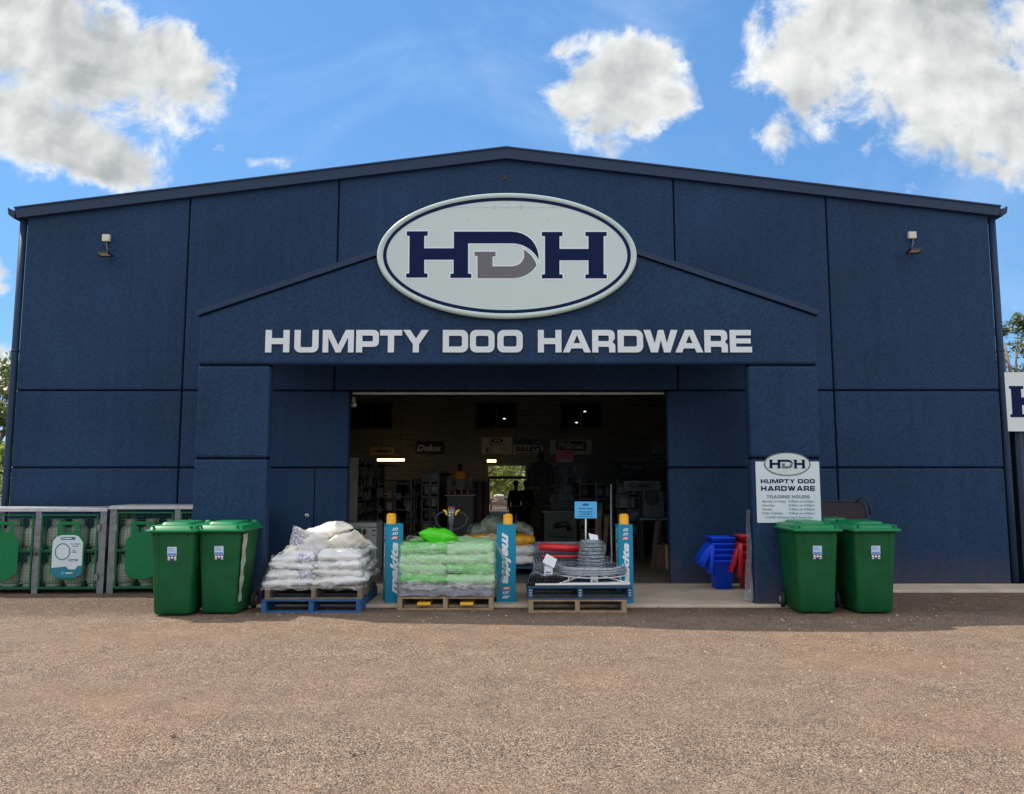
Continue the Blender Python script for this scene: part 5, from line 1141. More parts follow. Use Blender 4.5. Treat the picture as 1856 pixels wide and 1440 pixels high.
# goods: boxes and hanging packs on the shelves (each one its own thing)
def make_good(kind, m_):
    t = thing('boxed_goods' if kind == 0 else 'hanging_pack' if kind == 1 else 'tin', '', 'goods')
    m = MB()
    if kind == 0: m.box(-.10, .10, -.08, .08, 0, .22); m.build('carton', m_, t, bevel=.006); q = MB(); q.box(-.08, .08, -.083, -.081, .06, .16); q.build('carton_label', goodm[7], t)
    elif kind == 1: m.box(-.06, .06, -.01, .01, 0, .18); m.build('card', m_, t, bevel=.003); q = MB(); q.lathe([(.03, -.02), (.035, .0), (.03, .02)], (0, 0, .08), 10, Matrix.Rotation(pi/2, 4, 'X')); q.build('blister', goodm[7], t)
    else: m.lathe([(.08, 0), (.082, .01), (.08, .17), (.082, .18), (.07, .182)], seg=14); m.build('can', m_, t); q = MB(); q.lathe([(.081, .04), (.0825, .05), (.0825, .13), (.081, .14)], seg=14); q.build('can_label', goodm[2], t)
    return t
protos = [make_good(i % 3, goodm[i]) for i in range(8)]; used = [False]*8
rn = random.Random(21); cn = ['navy', 'brown', 'tan', 'black', 'red', 'green', 'ochre', 'silver']; kn = ['carton', 'hanging pack', 'tin']; cnt = 0
un = ['on the tall shelving left of the entrance', 'on the dark middle shelving', 'on the narrow shelving with pale edges', 'on the shelving behind the blue notice', 'on the plumbing goods rack']
for ui, (x0, x1, y0, y1, h, n) in enumerate(units):
    for k in range(n-1):
        z = .12+(h-.2)*k/(n-1)+.067
        y = y0+.15
        faces = [x1-.10] if ui < 2 else [x0+.12, (x0+x1)/2+.06, x1-.10]
        step = .42 if ui < 2 else .5
        ymax = min(y1, y0+2.4) if ui < 2 else y0+.5
        while y < ymax:
            for fx in faces:
                if rn.random() < .15: continue
                i = rn.randrange(8); s = rn.uniform(.8, 1.35)
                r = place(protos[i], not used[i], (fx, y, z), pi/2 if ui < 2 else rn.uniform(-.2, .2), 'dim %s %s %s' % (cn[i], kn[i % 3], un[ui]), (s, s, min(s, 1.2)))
                used[i] = True; r['group'] = 'dim goods on the shop shelves'; cnt += 1
            y += step
for i in range(8):
    if not used[i]: [bpy.data.objects.remove(o) for o in list(protos[i].children)]; bpy.data.objects.remove(protos[i])
hp = make_good(1, goodm[3]); tp = make_good(1, goodm[7]); first = [True, True]; rn = random.Random(99)
spots = []
for z in (.45, .68, .91, 1.14, 1.37, 1.60, 1.83):
    for k in range(10):
        spots.append((units[0][1]+.03, 14.35+k*.17+rn.uniform(-.04, .04), z, pi/2, 'dark hanging pack on the side of the tall shelving left of the entrance'))
for z in (.35, .62, .89, 1.16, 1.43):
    for k in range(6): spots.append((units[1][1]+.04, 15.9+k*.2, z, pi/2, 'dark hanging pack on the end of the dark middle shelving'))
    for k in range(4): spots.append((units[1][0]+.06+k*.19, 15.74, z, rn.uniform(-.2, .2), 'dark hanging pack on the front of the dark middle shelving'))
for z in (1.0, 1.22, 1.44, 1.66):
    for k in range(7): spots.append((W(1000, 880, 18.5).x+k*.11, 18.5, z, rn.uniform(-.3, .3), 'dark tool pack hanging under the red header sign'))
for x, y, z, a, lab in spots:
    if rn.random() < .12: continue
    w_ = 1 if rn.random() < .22 else 0; sc_ = rn.uniform(.6, 1.1)
    r = place((hp, tp)[w_], first[w_], (x, y, z+rn.uniform(-.03, .03)), a, lab if not w_ else lab.replace('dark', 'silvery', 1), (sc_, sc_, sc_)); first[w_] = False; r['group'] = 'dim goods on the shop shelves'
t = thing('pegboard_stand', 'dark pegboard stand of hanging tools under the red header sign', 'display stand'); xa = W(998, 880, 18.6).x; m = MB(); m.box(xa, xa+.85, 18.56, 18.60, .3, 1.95); m.build('pegboard', dkm, t); m = MB(); m.box(xa, xa+.85, 18.3, 18.9, .036, .12); m.build('base', shelfm, t); rebase(t)
# signs on the inner wall
YI = YPART-.06
def wsign(px0, px1, py0, py1, label, m_, texts=(), frame=None, Y=YI, name='wall_sign', th=.03):
    t = thing(name, label, 'sign'); a = W(px0, py0, Y); b = W(px1, py1, Y)
    q = MB(); q.box(a.x, b.x, Y-.0, Y+th, b.z, a.z); q.build('board', m_, t)
    for tt in texts:
        s, u0, u1, v0, v1, mm = tt[:6]; kw = tt[6] if len(tt) > 6 else {}
        X = lambda u: a.x+(b.x-a.x)*u; Z = lambda v: a.z+(b.z-a.z)*v
        if s is None: q = MB(); q.box(X(u0), X(u1), Y-.004, Y-.002, Z(v1), Z(v0)); q.build('panel_print', mm, t)
        elif s == 'O': q = MB(); q.prism([((X(u0)+X(u1))/2+(X(u1)-X(u0))/2*cos(2*pi*i/24), (Z(v0)+Z(v1))/2+(Z(v0)-Z(v1))/2*sin(2*pi*i/24)) for i in range(24)], Y-.004, Y-.002); q.build('panel_print', mm, t)
        elif s == 'RING': R = lambda k: [((X(u0)+X(u1))/2+k*(X(u1)-X(u0))/2*cos(2*pi*i/28), (Z(v0)+Z(v1))/2+k*(Z(v0)-Z(v1))/2*sin(2*pi*i/28)) for i in range(28)]; flat([R(1), R(.82)], Y-.005, .002).build('panel_print', mm, t)
        else: text_mb(s, X(u0), X(u1), Z(v1), Z(v0), Y-.007, **kw).build('lettering', mm, t)
    rebase(t); return t
sy = mat('sign_yellow', (.80, .62, .10), .5, var=.05); sb = mat('sign_black', (.015, .015, .02), .5, var=.02); sn = mat('sign_deep_navy', (.012, .014, .07), .45, var=.03); sw2 = mat('sign_cream', (.85, .85, .66), .5, var=.05); st2 = mat('sign_teal', (.01, .12, .17), .45, var=.03); sr = mat('sign_red', (.60, .03, .07), .4, var=.05); spale = mat('print_pale', (.9, .9, .8), .5, var=.03)
B = dict(bold=.04)
wsign(672, 713, 811, 824, 'small yellow sign with black lettering, leftmost on the inner wall', sy, [("Cabot's", .06, .94, .25, .75, sb, dict(bold=.06))])
wsign(753, 804, 801, 824, 'dark navy sign with pale slanted lettering on the inner wall', sn, [('Dulux', .05, .95, .25, .75, spale, dict(bold=.05, shear=.25))])
wsign(873, 928, 793, 823, 'cream sign with a dark oval badge above the inner doorway', sw2, [('O', .32, .70, .06, .36, sb), ('HDH', .40, .62, .12, .30, spale, dict(bold=.06)), ('HUMPTY DOO HARDWARE', .24, .78, .41, .47, sb, B), ('TRADING HOURS', .36, .66, .50, .54, sb), (None, .12, .24, .62, .94, mat('print_faint', (.30, .26, .22), .6)), (None, .60, .9, .66, .68, MATS['print_faint']), (None, .60, .9, .74, .76, MATS['print_faint']), (None, .60, .9, .82, .84, MATS['print_faint'])])
wsign(931, 984, 807, 824, 'white sign with heavy black capitals under a teal strip', sw2, [('SELLEYS', .05, .95, .12, .70, sn, dict(bold=.05)), (None, .05, .95, .82, .93, sn)])
wsign(931, 984, 797, 806.6, 'teal strip sign directly above the white sign with heavy capitals', st2, [('ENABLE', .68, .96, .2, .8, spale)])
wsign(997, 1073, 798, 824, 'wide cream sign with a navy panel of pale lettering', sw2, [(None, .14, .86, .06, .72, sn), ('Philmac', .19, .81, .15, .62, spale, B)])
wsign(1111, 1171, 837, 870, 'large unlit dark sign high on the right of the inner wall', sb, [('Puretec', .30, .95, .16, .42, mat('print_dim', (.22, .22, .24), .5), B), ('water treatment', .20, .80, .66, .74, MATS['print_dim'])], Y=20.0)
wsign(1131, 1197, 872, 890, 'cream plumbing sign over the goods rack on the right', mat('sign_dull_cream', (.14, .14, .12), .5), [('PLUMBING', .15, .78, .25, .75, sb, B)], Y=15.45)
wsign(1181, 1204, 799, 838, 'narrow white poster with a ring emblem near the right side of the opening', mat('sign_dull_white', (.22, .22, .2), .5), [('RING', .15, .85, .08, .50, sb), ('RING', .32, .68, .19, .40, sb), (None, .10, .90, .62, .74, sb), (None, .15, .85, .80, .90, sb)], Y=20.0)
# red header sign on a display stand
t = wsign(1008, 1040, 816, 840, 'red header sign on a display stand in front of the inner wall', sr, [('makita', .04, .98, .72, .95, wht, dict(bold=.05, shear=.35))], Y=19.0, name='display_sign')
a = W(1024, 840, 19.02); b0 = t.location
m = MB(); m.tube([(0, .02, .0), (0, .02, -(a.z-.1))], .02, 8); m.box(-.3, .3, -.2, .2, -(a.z-.04), -(a.z-.1)); m.build('stand_pole', mat('stand_grey', (.2, .2, .2), .5, .4), t)
# tool boxes under it
# fluorescent battens (lit), and small glowing parts standing in for downlight reflections
glow = bpy.data.materials.new('tube_glow'); glow.use_nodes = True; gn = glow.node_tree.nodes['Principled BSDF']; gn.inputs['Emission Color'].default_value = (1.0, .64, .30, 1); gn.inputs['Emission Strength'].default_value = 3.2; gn.inputs['Base Color'].default_value = (.8, .7, .5, 1)
glow2 = bpy.data.materials.new('reflection_glow'); glow2.use_nodes = True; gn = glow2.node_tree.nodes['Principled BSDF']; gn.inputs['Emission Color'].default_value = (1.0, .95, .85, 1); gn.inputs['Emission Strength'].default_value = 1.0
def batten(px0, px1, py, Y, label):
    t = thing('ceiling_batten_light', label, 'light', 'lit fluorescent battens in the shop'); a = W(px0, py, Y); b = W(px1, py, Y)
    m = MB(); m.tube([(a.x, Y, a.z), (b.x, Y, a.z)], .035, 8); m.build('tube', glow, t)
    m = MB(); m.box(a.x-.03, b.x+.03, Y-.06, Y+.06, a.z+.036, a.z+.10); m.build('housing', mat('batten_tan', (.5, .30, .18), .5), t)
    m = MB()
    for x in (a.x+.1, b.x-.1): m.tube([(x, Y, a.z+.1), (x, Y, a.z+1.2)], .006, 5)
    m.build('hanger', shelfm, t); rebase(t)
batten(684, 733, 834, 22.0, 'long lit fluorescent batten below the yellow sign'); batten(883, 899, 836, 22.6, 'short lit fluorescent batten above the inner doorway')
for px, py, lab in ((1060, 746, 'upper right'), (1045, 766, 'lower left'), (914, 759, 'single')):  # reflections of downlights in the panes, added as small glowing discs
    t = thing('downlight_reflection', '%s glowing downlight reflection in the %s dark window of the inner wall' % (lab, 'middle' if px < 1000 else 'right'), 'light', 'glowing downlight reflections in the dark windows'); p = W(px, py, YPART-.10)
    m = MB(); m.lathe([(.015, -.02), (.038, -.015), (.038, .0), (.015, .01)], (p.x, p.y, p.z), 12, sy=.7); m.build('reflection_disc', glow2, t); m = MB(); m.box(p.x-.02, p.x+.02, p.y, p.y+.10, p.z+.01, p.z+.025); m.build('reflection_backing', shelfm, t); rebase(t)
# clothed torso displays
def torso(px, pyt, pyb, Y, cols, label, sleeves=True):
    t = thing('torso_display', label, 'mannequin', 'clothed torso displays'); a = W(px, pyt, Y); b = W(px, pyb, Y); H = a.z-b.z; k = H/.80; cx = a.x; z0 = b.z
    ring = lambda w, d, z: [(cx+w*k*cos(2*pi*i/20), Y+d*k*sin(2*pi*i/20), z0+z*k) for i in range(20)]
    m = MB(); m.loft([ring(.21, .14, 0), ring(.20, .13, .15), ring(.19, .125, .30), ring(.20, .13, .38)]); m.build('shirt_body', cols[0], t)
    m = MB(); m.loft([ring(.201, .131, .381), ring(.215, .13, .50), ring(.20, .11, .60), ring(.10, .075, .66), ring(.07, .065, .69)])
    if sleeves:
        for s in (-1, 1): m.tube([(cx+s*.17*k, Y, z0+.58*k), (cx+s*.25*k, Y-.02, z0+.44*k), (cx+s*.29*k, Y-.05, z0+.22*k), (cx+s*.30*k, Y-.08, z0+.04*k)], [.075*k, .07*k, .058*k, .05*k], 10)
    m.build('shirt_yoke', cols[1], t)
    m = MB(); m.loft([ring(.055, .055, .68), ring(.05, .05, .73), ring(.085, .095, .78), ring(.09, .10, .86), ring(.06, .07, .93), ring(.01, .01, .95)]); m.build('head_form', cols[2], t)
    m = MB(); m.loft([ring(.20, .135, -.35), ring(.205, .137, -.2), ring(.20, .13, .02)]) if not sleeves else m.tube([(cx, Y, .04), (cx, Y, z0+.02)], .02, 8); m.build('display_base', cols[2], t); rebase(t)
camo = mat('camo_cloth', (.16, .17, .12), .8, var=.7, vscale=14); orange = mat('hi_vis_orange', (.70, .26, .02), .6); blackc = mat('black_cloth', (.012, .012, .018), .85)
torso(834, 848, 889, 17.4, (camo, orange, blackc), 'torso display in an orange and camouflage work shirt', False)
torso(981, 828, 882, 16.5, (blackc, blackc, blackc), 'torso display in a black jacket right of the inner doorway')
# counter and boxes under the torso
t = thing('display_counter', 'grey panelled counter below the orange work shirt', 'counter'); a = W(811, 897, 17.0); b = W(857, 960, 17.0)
m = MB(); m.box(a.x, b.x, 17.0, 17.8, .036, a.z-.03); m.build('cabinet', mat('counter_grey', (.085, .09, .085), .6), t, bevel=.005); m = MB(); m.box(a.x-.06, b.x+.05, 16.93, 17.85, a.z-.029, a.z); m.build('counter_top', mat('counter_top', (.28, .27, .23), .5), t); rebase(t)
for px, lab in ((819, 'left pink ear muffs on the display counter'), (842, 'right pink ear muffs on the display counter')):
    t = thing('ear_muffs', lab, 'ear muffs', 'ear muffs on the counter'); p = W(px, 897, 17.1); pk = mat('muff_pink', (.45, .12, .14), .5); r = .09
    m = MB(); m.tube([(p.x+r*cos(radians(a_)), 17.1, p.z+.03+r*1.2*sin(radians(a_))) for a_ in range(0, 181, 15)], .014, 8); m.build('headband', pk, t)
    m = MB()
    for s in (-1, 1): m.lathe([(.02, -.03), (.042, -.025), (.042, .025), (.02, .03)], (0, 0, 0), 12, Matrix.Rotation(pi/2, 4, 'Y')); m.v = [(v[0]+p.x+s*r*.75, v[1]+17.1, v[2]+p.z+.045) if abs(v[2]) < .06 and abs(v[1]) < .06 else v for v in m.v]
    m.build('cup', pk, t); rebase(t)
for px0, px1, lab in ((810, 820, 'left'), (846, 858, 'right')):
    m = MB(); a = W(px0, 865, 17.9); b = W(px1, 895, 17.9); m.box(a.x, b.x, 17.9, 17.93, b.z-.4, a.z); o = m.build('display_board', mat('board_cream', (.22, .22, .19), .6)); sup(o, '%s cream backing board beside the orange work shirt' % lab, 'board', 'cream boards behind the work shirt'); rebase(o)
# clothes rack
t = thing('clothes_rack', 'black clothes rack with dark garments beside the inner doorway', 'clothes rack'); Yc = 17.2; a = W(858, 868, Yc); b = W(886, 868, Yc)
m = MB(); m.tube([(a.x, Yc, .05), (a.x, Yc, a.z), (b.x, Yc, a.z), (b.x, Yc, .05)], .015, 8); m.box(a.x-.02, a.x+.02, Yc-.3, Yc+.3, .036, .07); m.box(b.x-.02, b.x+.02, Yc-.3, Yc+.3, .036, .07); m.build('rack_frame', MATS['tube_black'], t)
gcol = [mat('cloth_maroon', (.20, .03, .03), .85), blackc, mat('cloth_navy', (.02, .03, .07), .85), mat('cloth_grey', (.07, .07, .07), .85)]
for i in range(9):
    x = a.x+(b.x-a.x)*(i+.5)/9; m = MB(); r = random.Random(i)
    m.loft([[(x+.022*cos(2*pi*j/10)*w, Yc+.24*sin(2*pi*j/10)*q+.02*sin(z*9+i), z) for j in range(10)] for z, w, q in ((a.z-1.05-.1*r.random(), 1.3, .9), (a.z-.6, 1.2, .85), (a.z-.2, 1.1, .9), (a.z-.09, .8, .5), (a.z-.04, .3, .1))]); m.build('garment', gcol[i % 4 if i else 0], t)
rebase(t)
# white appliance at the left jamb
t = thing('white_cabinet', 'white metal appliance with stickers just inside the left side of the entrance', 'appliance'); Yw = 12.75; a = W(629, 948, Yw); b = W(681, 1043, Yw)
x0 = b.x-.62; zt2 = a.z; whm = mat('appliance_white', (.42, .45, .45), .4, var=.05)
m = MB(); m.box(x0, b.x, Yw, Yw+.6, .06, zt2-.075); m.build('cabinet', whm, t, bevel=.006); m = MB(); m.box(x0, b.x, Yw-.01, Yw+.6, zt2-.068, zt2); m.build('top_panel', whm, t, bevel=.006)
m = MB(); m.box(x0+.02, b.x-.02, Yw+.03, Yw+.55, .036, .06); m.build('plinth', sb, t)
def px_panel(u0, u1, v0, v1, mm, nm_): 
    p = W(u0, v0, Yw); q_ = W(u1, v1, Yw); m = MB(); m.box(p.x, q_.x, Yw-.004, Yw-.001, q_.z, p.z); m.build(nm_, mm, t)
px_panel(636, 646, 958, 971, sb, 'sticker'); px_panel(648, 655, 958, 971, mat('sticker_green', (.03, .12, .06), .4), 'sticker'); px_panel(650, 665, 973, 987, mat('sticker_yellow', (.55, .40, .03), .4), 'sticker'); px_panel(674, 681, 961, 963, sb, 'handle_slot'); px_panel(674, 681, 969.5, 971, sb, 'handle_slot')
p = W(660.5, 964.5, Yw); m = MB(); m.prism([(p.x+.035*cos(2*pi*i/20), p.z+.05*sin(2*pi*i/20)) for i in range(20)], Yw-.004, Yw-.001); m.build('sticker', mat('sticker_maroon', (.10, .03, .03), .4), t); rebase(t)
# inner pallet with gold and white bags behind the middle bollard
P2 = make_pallet(pblue, 'dark blue pallet inside the entrance under gold and white bags'); pp = W(903, 1049, 12.3); P2.location = (pp.x, 12.9, .036); P2['group'] = 'stacked pallets in front of the entrance'
goldm = mat('bag_gold', (.80, .38, .02), .4, var=.3, vscale=10, bump=.3); greyb = mat('bag_clear_grey', (.20, .23, .19), .35, var=.15)
rn = random.Random(77); names = ['bottom', 'middle', 'upper']
for L in range(3):
    for ix in (0, 1):
        m_ = [sackw, goldm, goldm][L] if not (L == 1 and ix == 1) else sackw
        put_sack('bag', '%s bag in the %s row on the dark blue pallet inside, %s' % ('gold' if m_ is goldm else 'white', names[L], 'left' if ix == 0 else 'right'), 'bag', 'bags on the pallet inside the entrance', m_, .60, .75, .20, (pp.x+(ix-.5)*.58, 12.85, .19+.16*L+.08), rn.uniform(-.06, .06), 700+L*3+ix)
put_sack('bag', 'left clear grey bag heaped on top of the gold bags', 'bag', 'bags on the pallet inside the entrance', greyb, .40, .4, .22, (W(868, 960, 12.8).x, 12.8, .74), .3, 710, ry=-.3, wr=.02)
put_sack('bag', 'right clear grey bag heaped on top of the gold bags', 'bag', 'bags on the pallet inside the entrance', greyb, .38, .4, .30, (W(896, 950, 12.8).x, 12.8, .80), -.3, 711, ry=.2, wr=.02)
put_sack('bag', 'grey bag slumped on the right end of the pallet inside', 'bag', 'bags on the pallet inside the entrance', greyb, .34, .4, .20, (W(948, 975, 12.8).x, 12.85, .74), .1, 712, ry=.5, wr=.02)
# outdoor fan unit, crates, leaning pole and timber on the right
t = thing('fan_unit', 'grey boxed unit with a round fan on bench at the right of the shop', 'appliance'); Ya = 14.6; a = W(1166, 891, Ya); b = W(1204, 938, Ya)
m = MB(); m.box(a.x, b.x, Ya, Ya+.3, b.z, a.z); m.build('casing', mat('casing_grey', (.09, .09, .09), .5), t, bevel=.01)
c = W(1181, 902, Ya); m = MB(); m.lathe([(.13, -.01), (.14, 0), (.13, .012)], (c.x, Ya-.01, c.z), 28, Matrix.Rotation(pi/2, 4, 'X')); f_ = m.build('fan_grille', sb, t); m = MB()
for k in range(4): m.tube([(c.x+.03*(k+.6)*cos(2*pi*i/24), Ya-.026, c.z+.03*(k+.6)*sin(2*pi*i/24)) for i in range(24)], .003, 4, True)
m.build('grille_ring', MATS['stand_grey'], f_); rebase(t)
t = thing('steel_bench', 'dark steel bench under the fan unit', 'bench'); m = MB(); m.box(a.x-.1, b.x+.08, Ya-.15, Ya+.5, b.z-.045, b.z-.005); m.build('bench_top', mat('bench_top', (.12, .25, .25), .4, .5), t)
for xx in (a.x-.05, b.x+.02):
    for yy in (Ya-.1, Ya+.45): m = MB(); m.box(xx-.02, xx+.02, yy-.02, yy+.02, .036, b.z-.046); m.build('leg', sb, t)
rebase(t)
a = W(1109, 878, 12.6); b = G(1103, 1008, .0); m = MB(); m.tube([(a.x, 12.7, a.z), (a.x-.02, 12.6, a.z*.6), (a.x-.05, 12.35, .04)], .013, 8); o = m.build('conduit', mat('conduit_grey', (.42, .44, .46), .4)); sup(o, 'thin pale grey conduit pole leaning upright right of the blue notice', 'pole'); rebase(o)
for i, (px, hgt, lean) in enumerate(((1078, .95, .06), (1086, 1.0, .03), (1094, .9, .10), (1188, .8, .12), (1197, .85, .08))):
    p = W(px, 1000, 13.2); m = MB(); m.xform(Matrix.Identity(4)); m.box(-.035, .035, -.02, .02, 0, hgt); m.xform(Matrix.Translation((p.x, 13.2+.1*i, .036)) @ Matrix.Rotation(lean, 4, 'Y')); o = m.build('timber_board', mat('timber_dark', (.09, .06, .045), .75, var=.3)); sup(o, 'timber board leaning %s' % ('behind the barbed wire reel, %s of three' % ['left', 'middle', 'right'][i] if i < 3 else 'beside the fan bench, %s of the pair' % ['left', 'right'][i-3]), 'timber board', 'leaning timber boards'); rebase(o)
t = thing('carton', 'brown cardboard carton on the floor by the right side of the entrance', 'carton'); a = W(1190, 998, 13.4); b = W(1210, 1040, 13.4)
m = MB(); m.box(a.x, a.x+.34, 13.4, 13.8, .036, .44); m.build('box', mat('cardboard', (.11, .075, .05), .8), t, bevel=.005); m = MB(); m.box(a.x+.15, a.x+.19, 13.397, 13.803, .03, .442); m.build('tape', mat('tape_tan', (.40, .30, .16), .4), t); rebase(t)
# dark tool display bench in the middle right
t = thing('tool_display', 'dark display stand holding tools behind the fencing wire', 'display stand'); Yt = 15.2; a = W(986, 930, Yt); b = W(1046, 1000, Yt)
m = MB(); m.box(a.x, b.x, Yt, Yt+.6, .036, a.z); m.build('cabinet', mat('stand_olive', (.035, .04, .033), .6), t, bevel=.01)
m = MB(); m.box(a.x-.03, b.x+.03, Yt-.02, Yt+.62, a.z+.001, a.z+.04); m.build('top', mat('stand_top', (.08, .08, .07), .6), t)
m = MB(); m.tube([(a.x+.2, Yt-.05, a.z-.25), (a.x+.42, Yt-.07, a.z-.2), (a.x+.5, Yt-.05, a.z-.32)], .05, 8); m.box(a.x+.12, a.x+.56, Yt-.10, Yt-.001, a.z-.44, a.z-.40); m.build('tool', sb, t); rebase(t)
# security camera in the top left of the opening
t = thing('security_camera', 'small white security camera in the top left corner of the opening', 'camera'); p = W(641, 734, 12.2)
m = MB(); m.lathe([(.03, 0), (.045, .02), (.045, .06), (.02, .08)], (p.x, p.y, p.z-.04), 14); m.build('dome', mat('camera_white', (.60, .60, .60), .4), t); m = MB(); m.box(p.x-.02, p.x+.02, p.y-.02, p.y+.02, p.z+.04, p.z+.12); m.build('bracket', MATS['camera_white'], t); rebase(t)

# ================================================================== PEOPLE
def skin_obj(name, verts, edges, radii, m_, parent, sub=1):
    me = bpy.data.meshes.new(name); me.from_pydata(verts, edges, []); me.materials.append(m_)
    ob = bpy.data.objects.new(name, me); COL.objects.link(ob); ob.parent = parent
    sk = ob.modifiers.new('skin', 'SKIN'); sk.use_smooth_shade = True
    if not me.skin_vertices: me.attributes
    lay = me.skin_vertices[0].data if len(me.skin_vertices) else None
    if lay is None:
        bm = bmesh.new(); bm.from_mesh(me); bm.verts.layers.skin.verify(); bm.to_mesh(me); bm.free(); lay = me.skin_vertices[0].data
    for i, r in enumerate(radii):
        lay[i].radius = (r, r) if isinstance(r, (int, float)) else r; lay[i].use_root = (i == 0)
    s = ob.modifiers.new('subdivision', 'SUBSURF'); s.levels = s.render_levels = sub; return ob
def person(loc, rz, H, label, shirt, trouser, hairm, sk, armdx=0.0):
    t = thing('person', label, 'person', 'people walking inside the shop'); k = H/1.75
    V = []; E = []; R = []
    def v(x, y, z, r, par=None):
        V.append((x*k, y*k, z*k)); R.append(tuple(q*k for q in r) if isinstance(r, tuple) else r*k)
        if par is not None: E.append((par, len(V)-1))
        return len(V)-1
    pel = v(0, 0, .95, (.15, .11)); sp1 = v(0, .01, 1.12, (.135, .10), pel); ch = v(0, .01, 1.30, (.16, .115), sp1); nk0 = v(0, .02, 1.44, (.09, .07), ch); nk = v(0, 0, 1.51, .05, nk0); hd = v(0, -.02, 1.60, (.072, .085), nk); hd2 = v(0, -.01, 1.69, (.07, .08), hd)
    for s in (-1, 1):
        sh = v(s*.17, .01, 1.40, .055, ch); el = v(s*.235, .03, 1.13, .042, sh); wr_ = v(s*(.25-armdx), -.06, .90, .026, el); pm = v(s*(.25-armdx), -.08, .83, (.020, .036), wr_)
        for j, (dy, L) in enumerate(((-.035, .065), (-.012, .075), (.010, .07), (.03, .055))): f1 = v(s*(.25-armdx), -.08+dy, .78, .010, pm); v(s*(.245-armdx), -.085+dy, .78-L, .008, f1)
        th1 = v(s*(.235-armdx), -.12, .81, .010, pm); v(s*(.232-armdx), -.135, .77, .009, th1)
        hp_ = v(s*.09, 0, .88, .095, pel); kn_ = v(s*.10, -.03+.05*s, .48, .062, hp_); an = v(s*.10, .03+.08*s, .08, .040, kn_); v(s*.11, -.12+.08*s, .04, (.042, .03), an)
    skin_obj('body', V, E, R, sk, t, 2)
    # face
    m = MB(); m.lathe([(.004, .0), (.012, .01), (.004, .035)], (0, -.115*k, 1.60*k), 8); m.build('nose', sk, t)
    def cl(name, pts, eds, rr, mm): return skin_obj(name, [tuple(c*k for c in p) for p in pts], eds, [tuple(c*k for c in r) if isinstance(r, tuple) else r*k for r in rr], mm, t, 2)
    cl('shirt', [(0, 0, .93), (0, .01, 1.12), (0, .01, 1.31), (0, .02, 1.43), (-.175, .01, 1.39), (-.235, .03, 1.13), (-.25, -.05, .93), (.175, .01, 1.39), (.235, .03, 1.13), (.25, -.05, .93)], [(0, 1), (1, 2), (2, 3), (2, 4), (4, 5), (5, 6), (2, 7), (7, 8), (8, 9)], [(.175, .13), (.165, .125), (.18, .13), (.10, .08), .07, .058, .042, .07, .058, .042], shirt)
    cl('trousers', [(0, 0, .93), (-.09, 0, .86), (-.10, -.08, .48), (-.10, -.05, .12), (.09, 0, .86), (.10, .02, .48), (.10, .11, .12)], [(0, 1), (1, 2), (2, 3), (0, 4), (4, 5), (5, 6)], [(.155, .115), .11, .078, .062, .11, .078, .062], trouser)
    m = MB(); m.lathe([(.02, .0), (.078, .0), (.088, .05), (.08, .10), (.05, .135), (.01, .145)], (0, .008*k, 1.62*k), 16, Matrix.Diagonal((k, k*1.1, k, 1))); m.build('hair', hairm, t)
    t.location = loc; t.rotation_euler = (0, 0, rz); return t
skinm = mat('skin_tone', (.16, .09, .065), .6, var=.05); hairb = mat('hair_dark', (.02, .014, .01), .6)
pA = W(935, 990, 21.0); pB = W(953, 990, 21.6)
person((pA.x, 20.6, .036), radians(160), 1.46, 'person in dark clothes standing left of the pair in the inner doorway', blackc, mat('trouser_dark', (.015, .015, .02), .8), hairb, skinm)
person((pB.x, 21.4, .036), radians(200), 1.46, 'person in dark clothes standing right of the pair in the inner doorway', mat('shirt_charcoal', (.02, .02, .022), .85), blackc, hairb, skinm)

# ================================================================== TREES
def leaf_mat(name, a, b):
    m = bpy.data.materials.new(name); m.use_nodes = True; t = m.node_tree; t.nodes.clear(); o = t.nodes.new('ShaderNodeOutputMaterial')
    oi = t.nodes.new('ShaderNodeNewGeometry'); r = t.nodes.new('ShaderNodeValToRGB'); r.color_ramp.elements[0].color = (*a, 1); r.color_ramp.elements[1].color = (*b, 1); t.links.new(oi.outputs['Random Per Island'], r.inputs[0])
    d = t.nodes.new('ShaderNodeBsdfDiffuse'); tr = t.nodes.new('ShaderNodeBsdfTranslucent'); g = t.nodes.new('ShaderNodeBsdfGlossy'); g.inputs['Roughness'].default_value = .4
    t.links.new(r.outputs[0], d.inputs[0]); t.links.new(r.outputs[0], tr.inputs[0])
    m1 = t.nodes.new('ShaderNodeMixShader'); m1.inputs[0].default_value = .45; t.links.new(d.outputs[0], m1.inputs[1]); t.links.new(tr.outputs[0], m1.inputs[2])
    m2 = t.nodes.new('ShaderNodeMixShader'); m2.inputs[0].default_value = .06; t.links.new(m1.outputs[0], m2.inputs[1]); t.links.new(g.outputs[0], m2.inputs[2]); t.links.new(m2.outputs[0], o.inputs[0]); return m
leafA = leaf_mat('leaf_gum', (.05, .09, .022), (.17, .20, .05)); leafB = leaf_mat('leaf_bright', (.16, .24, .04), (.60, .62, .18)); bark = mat('bark_pale', (.26, .20, .15), .85, var=.35, vscale=5); 
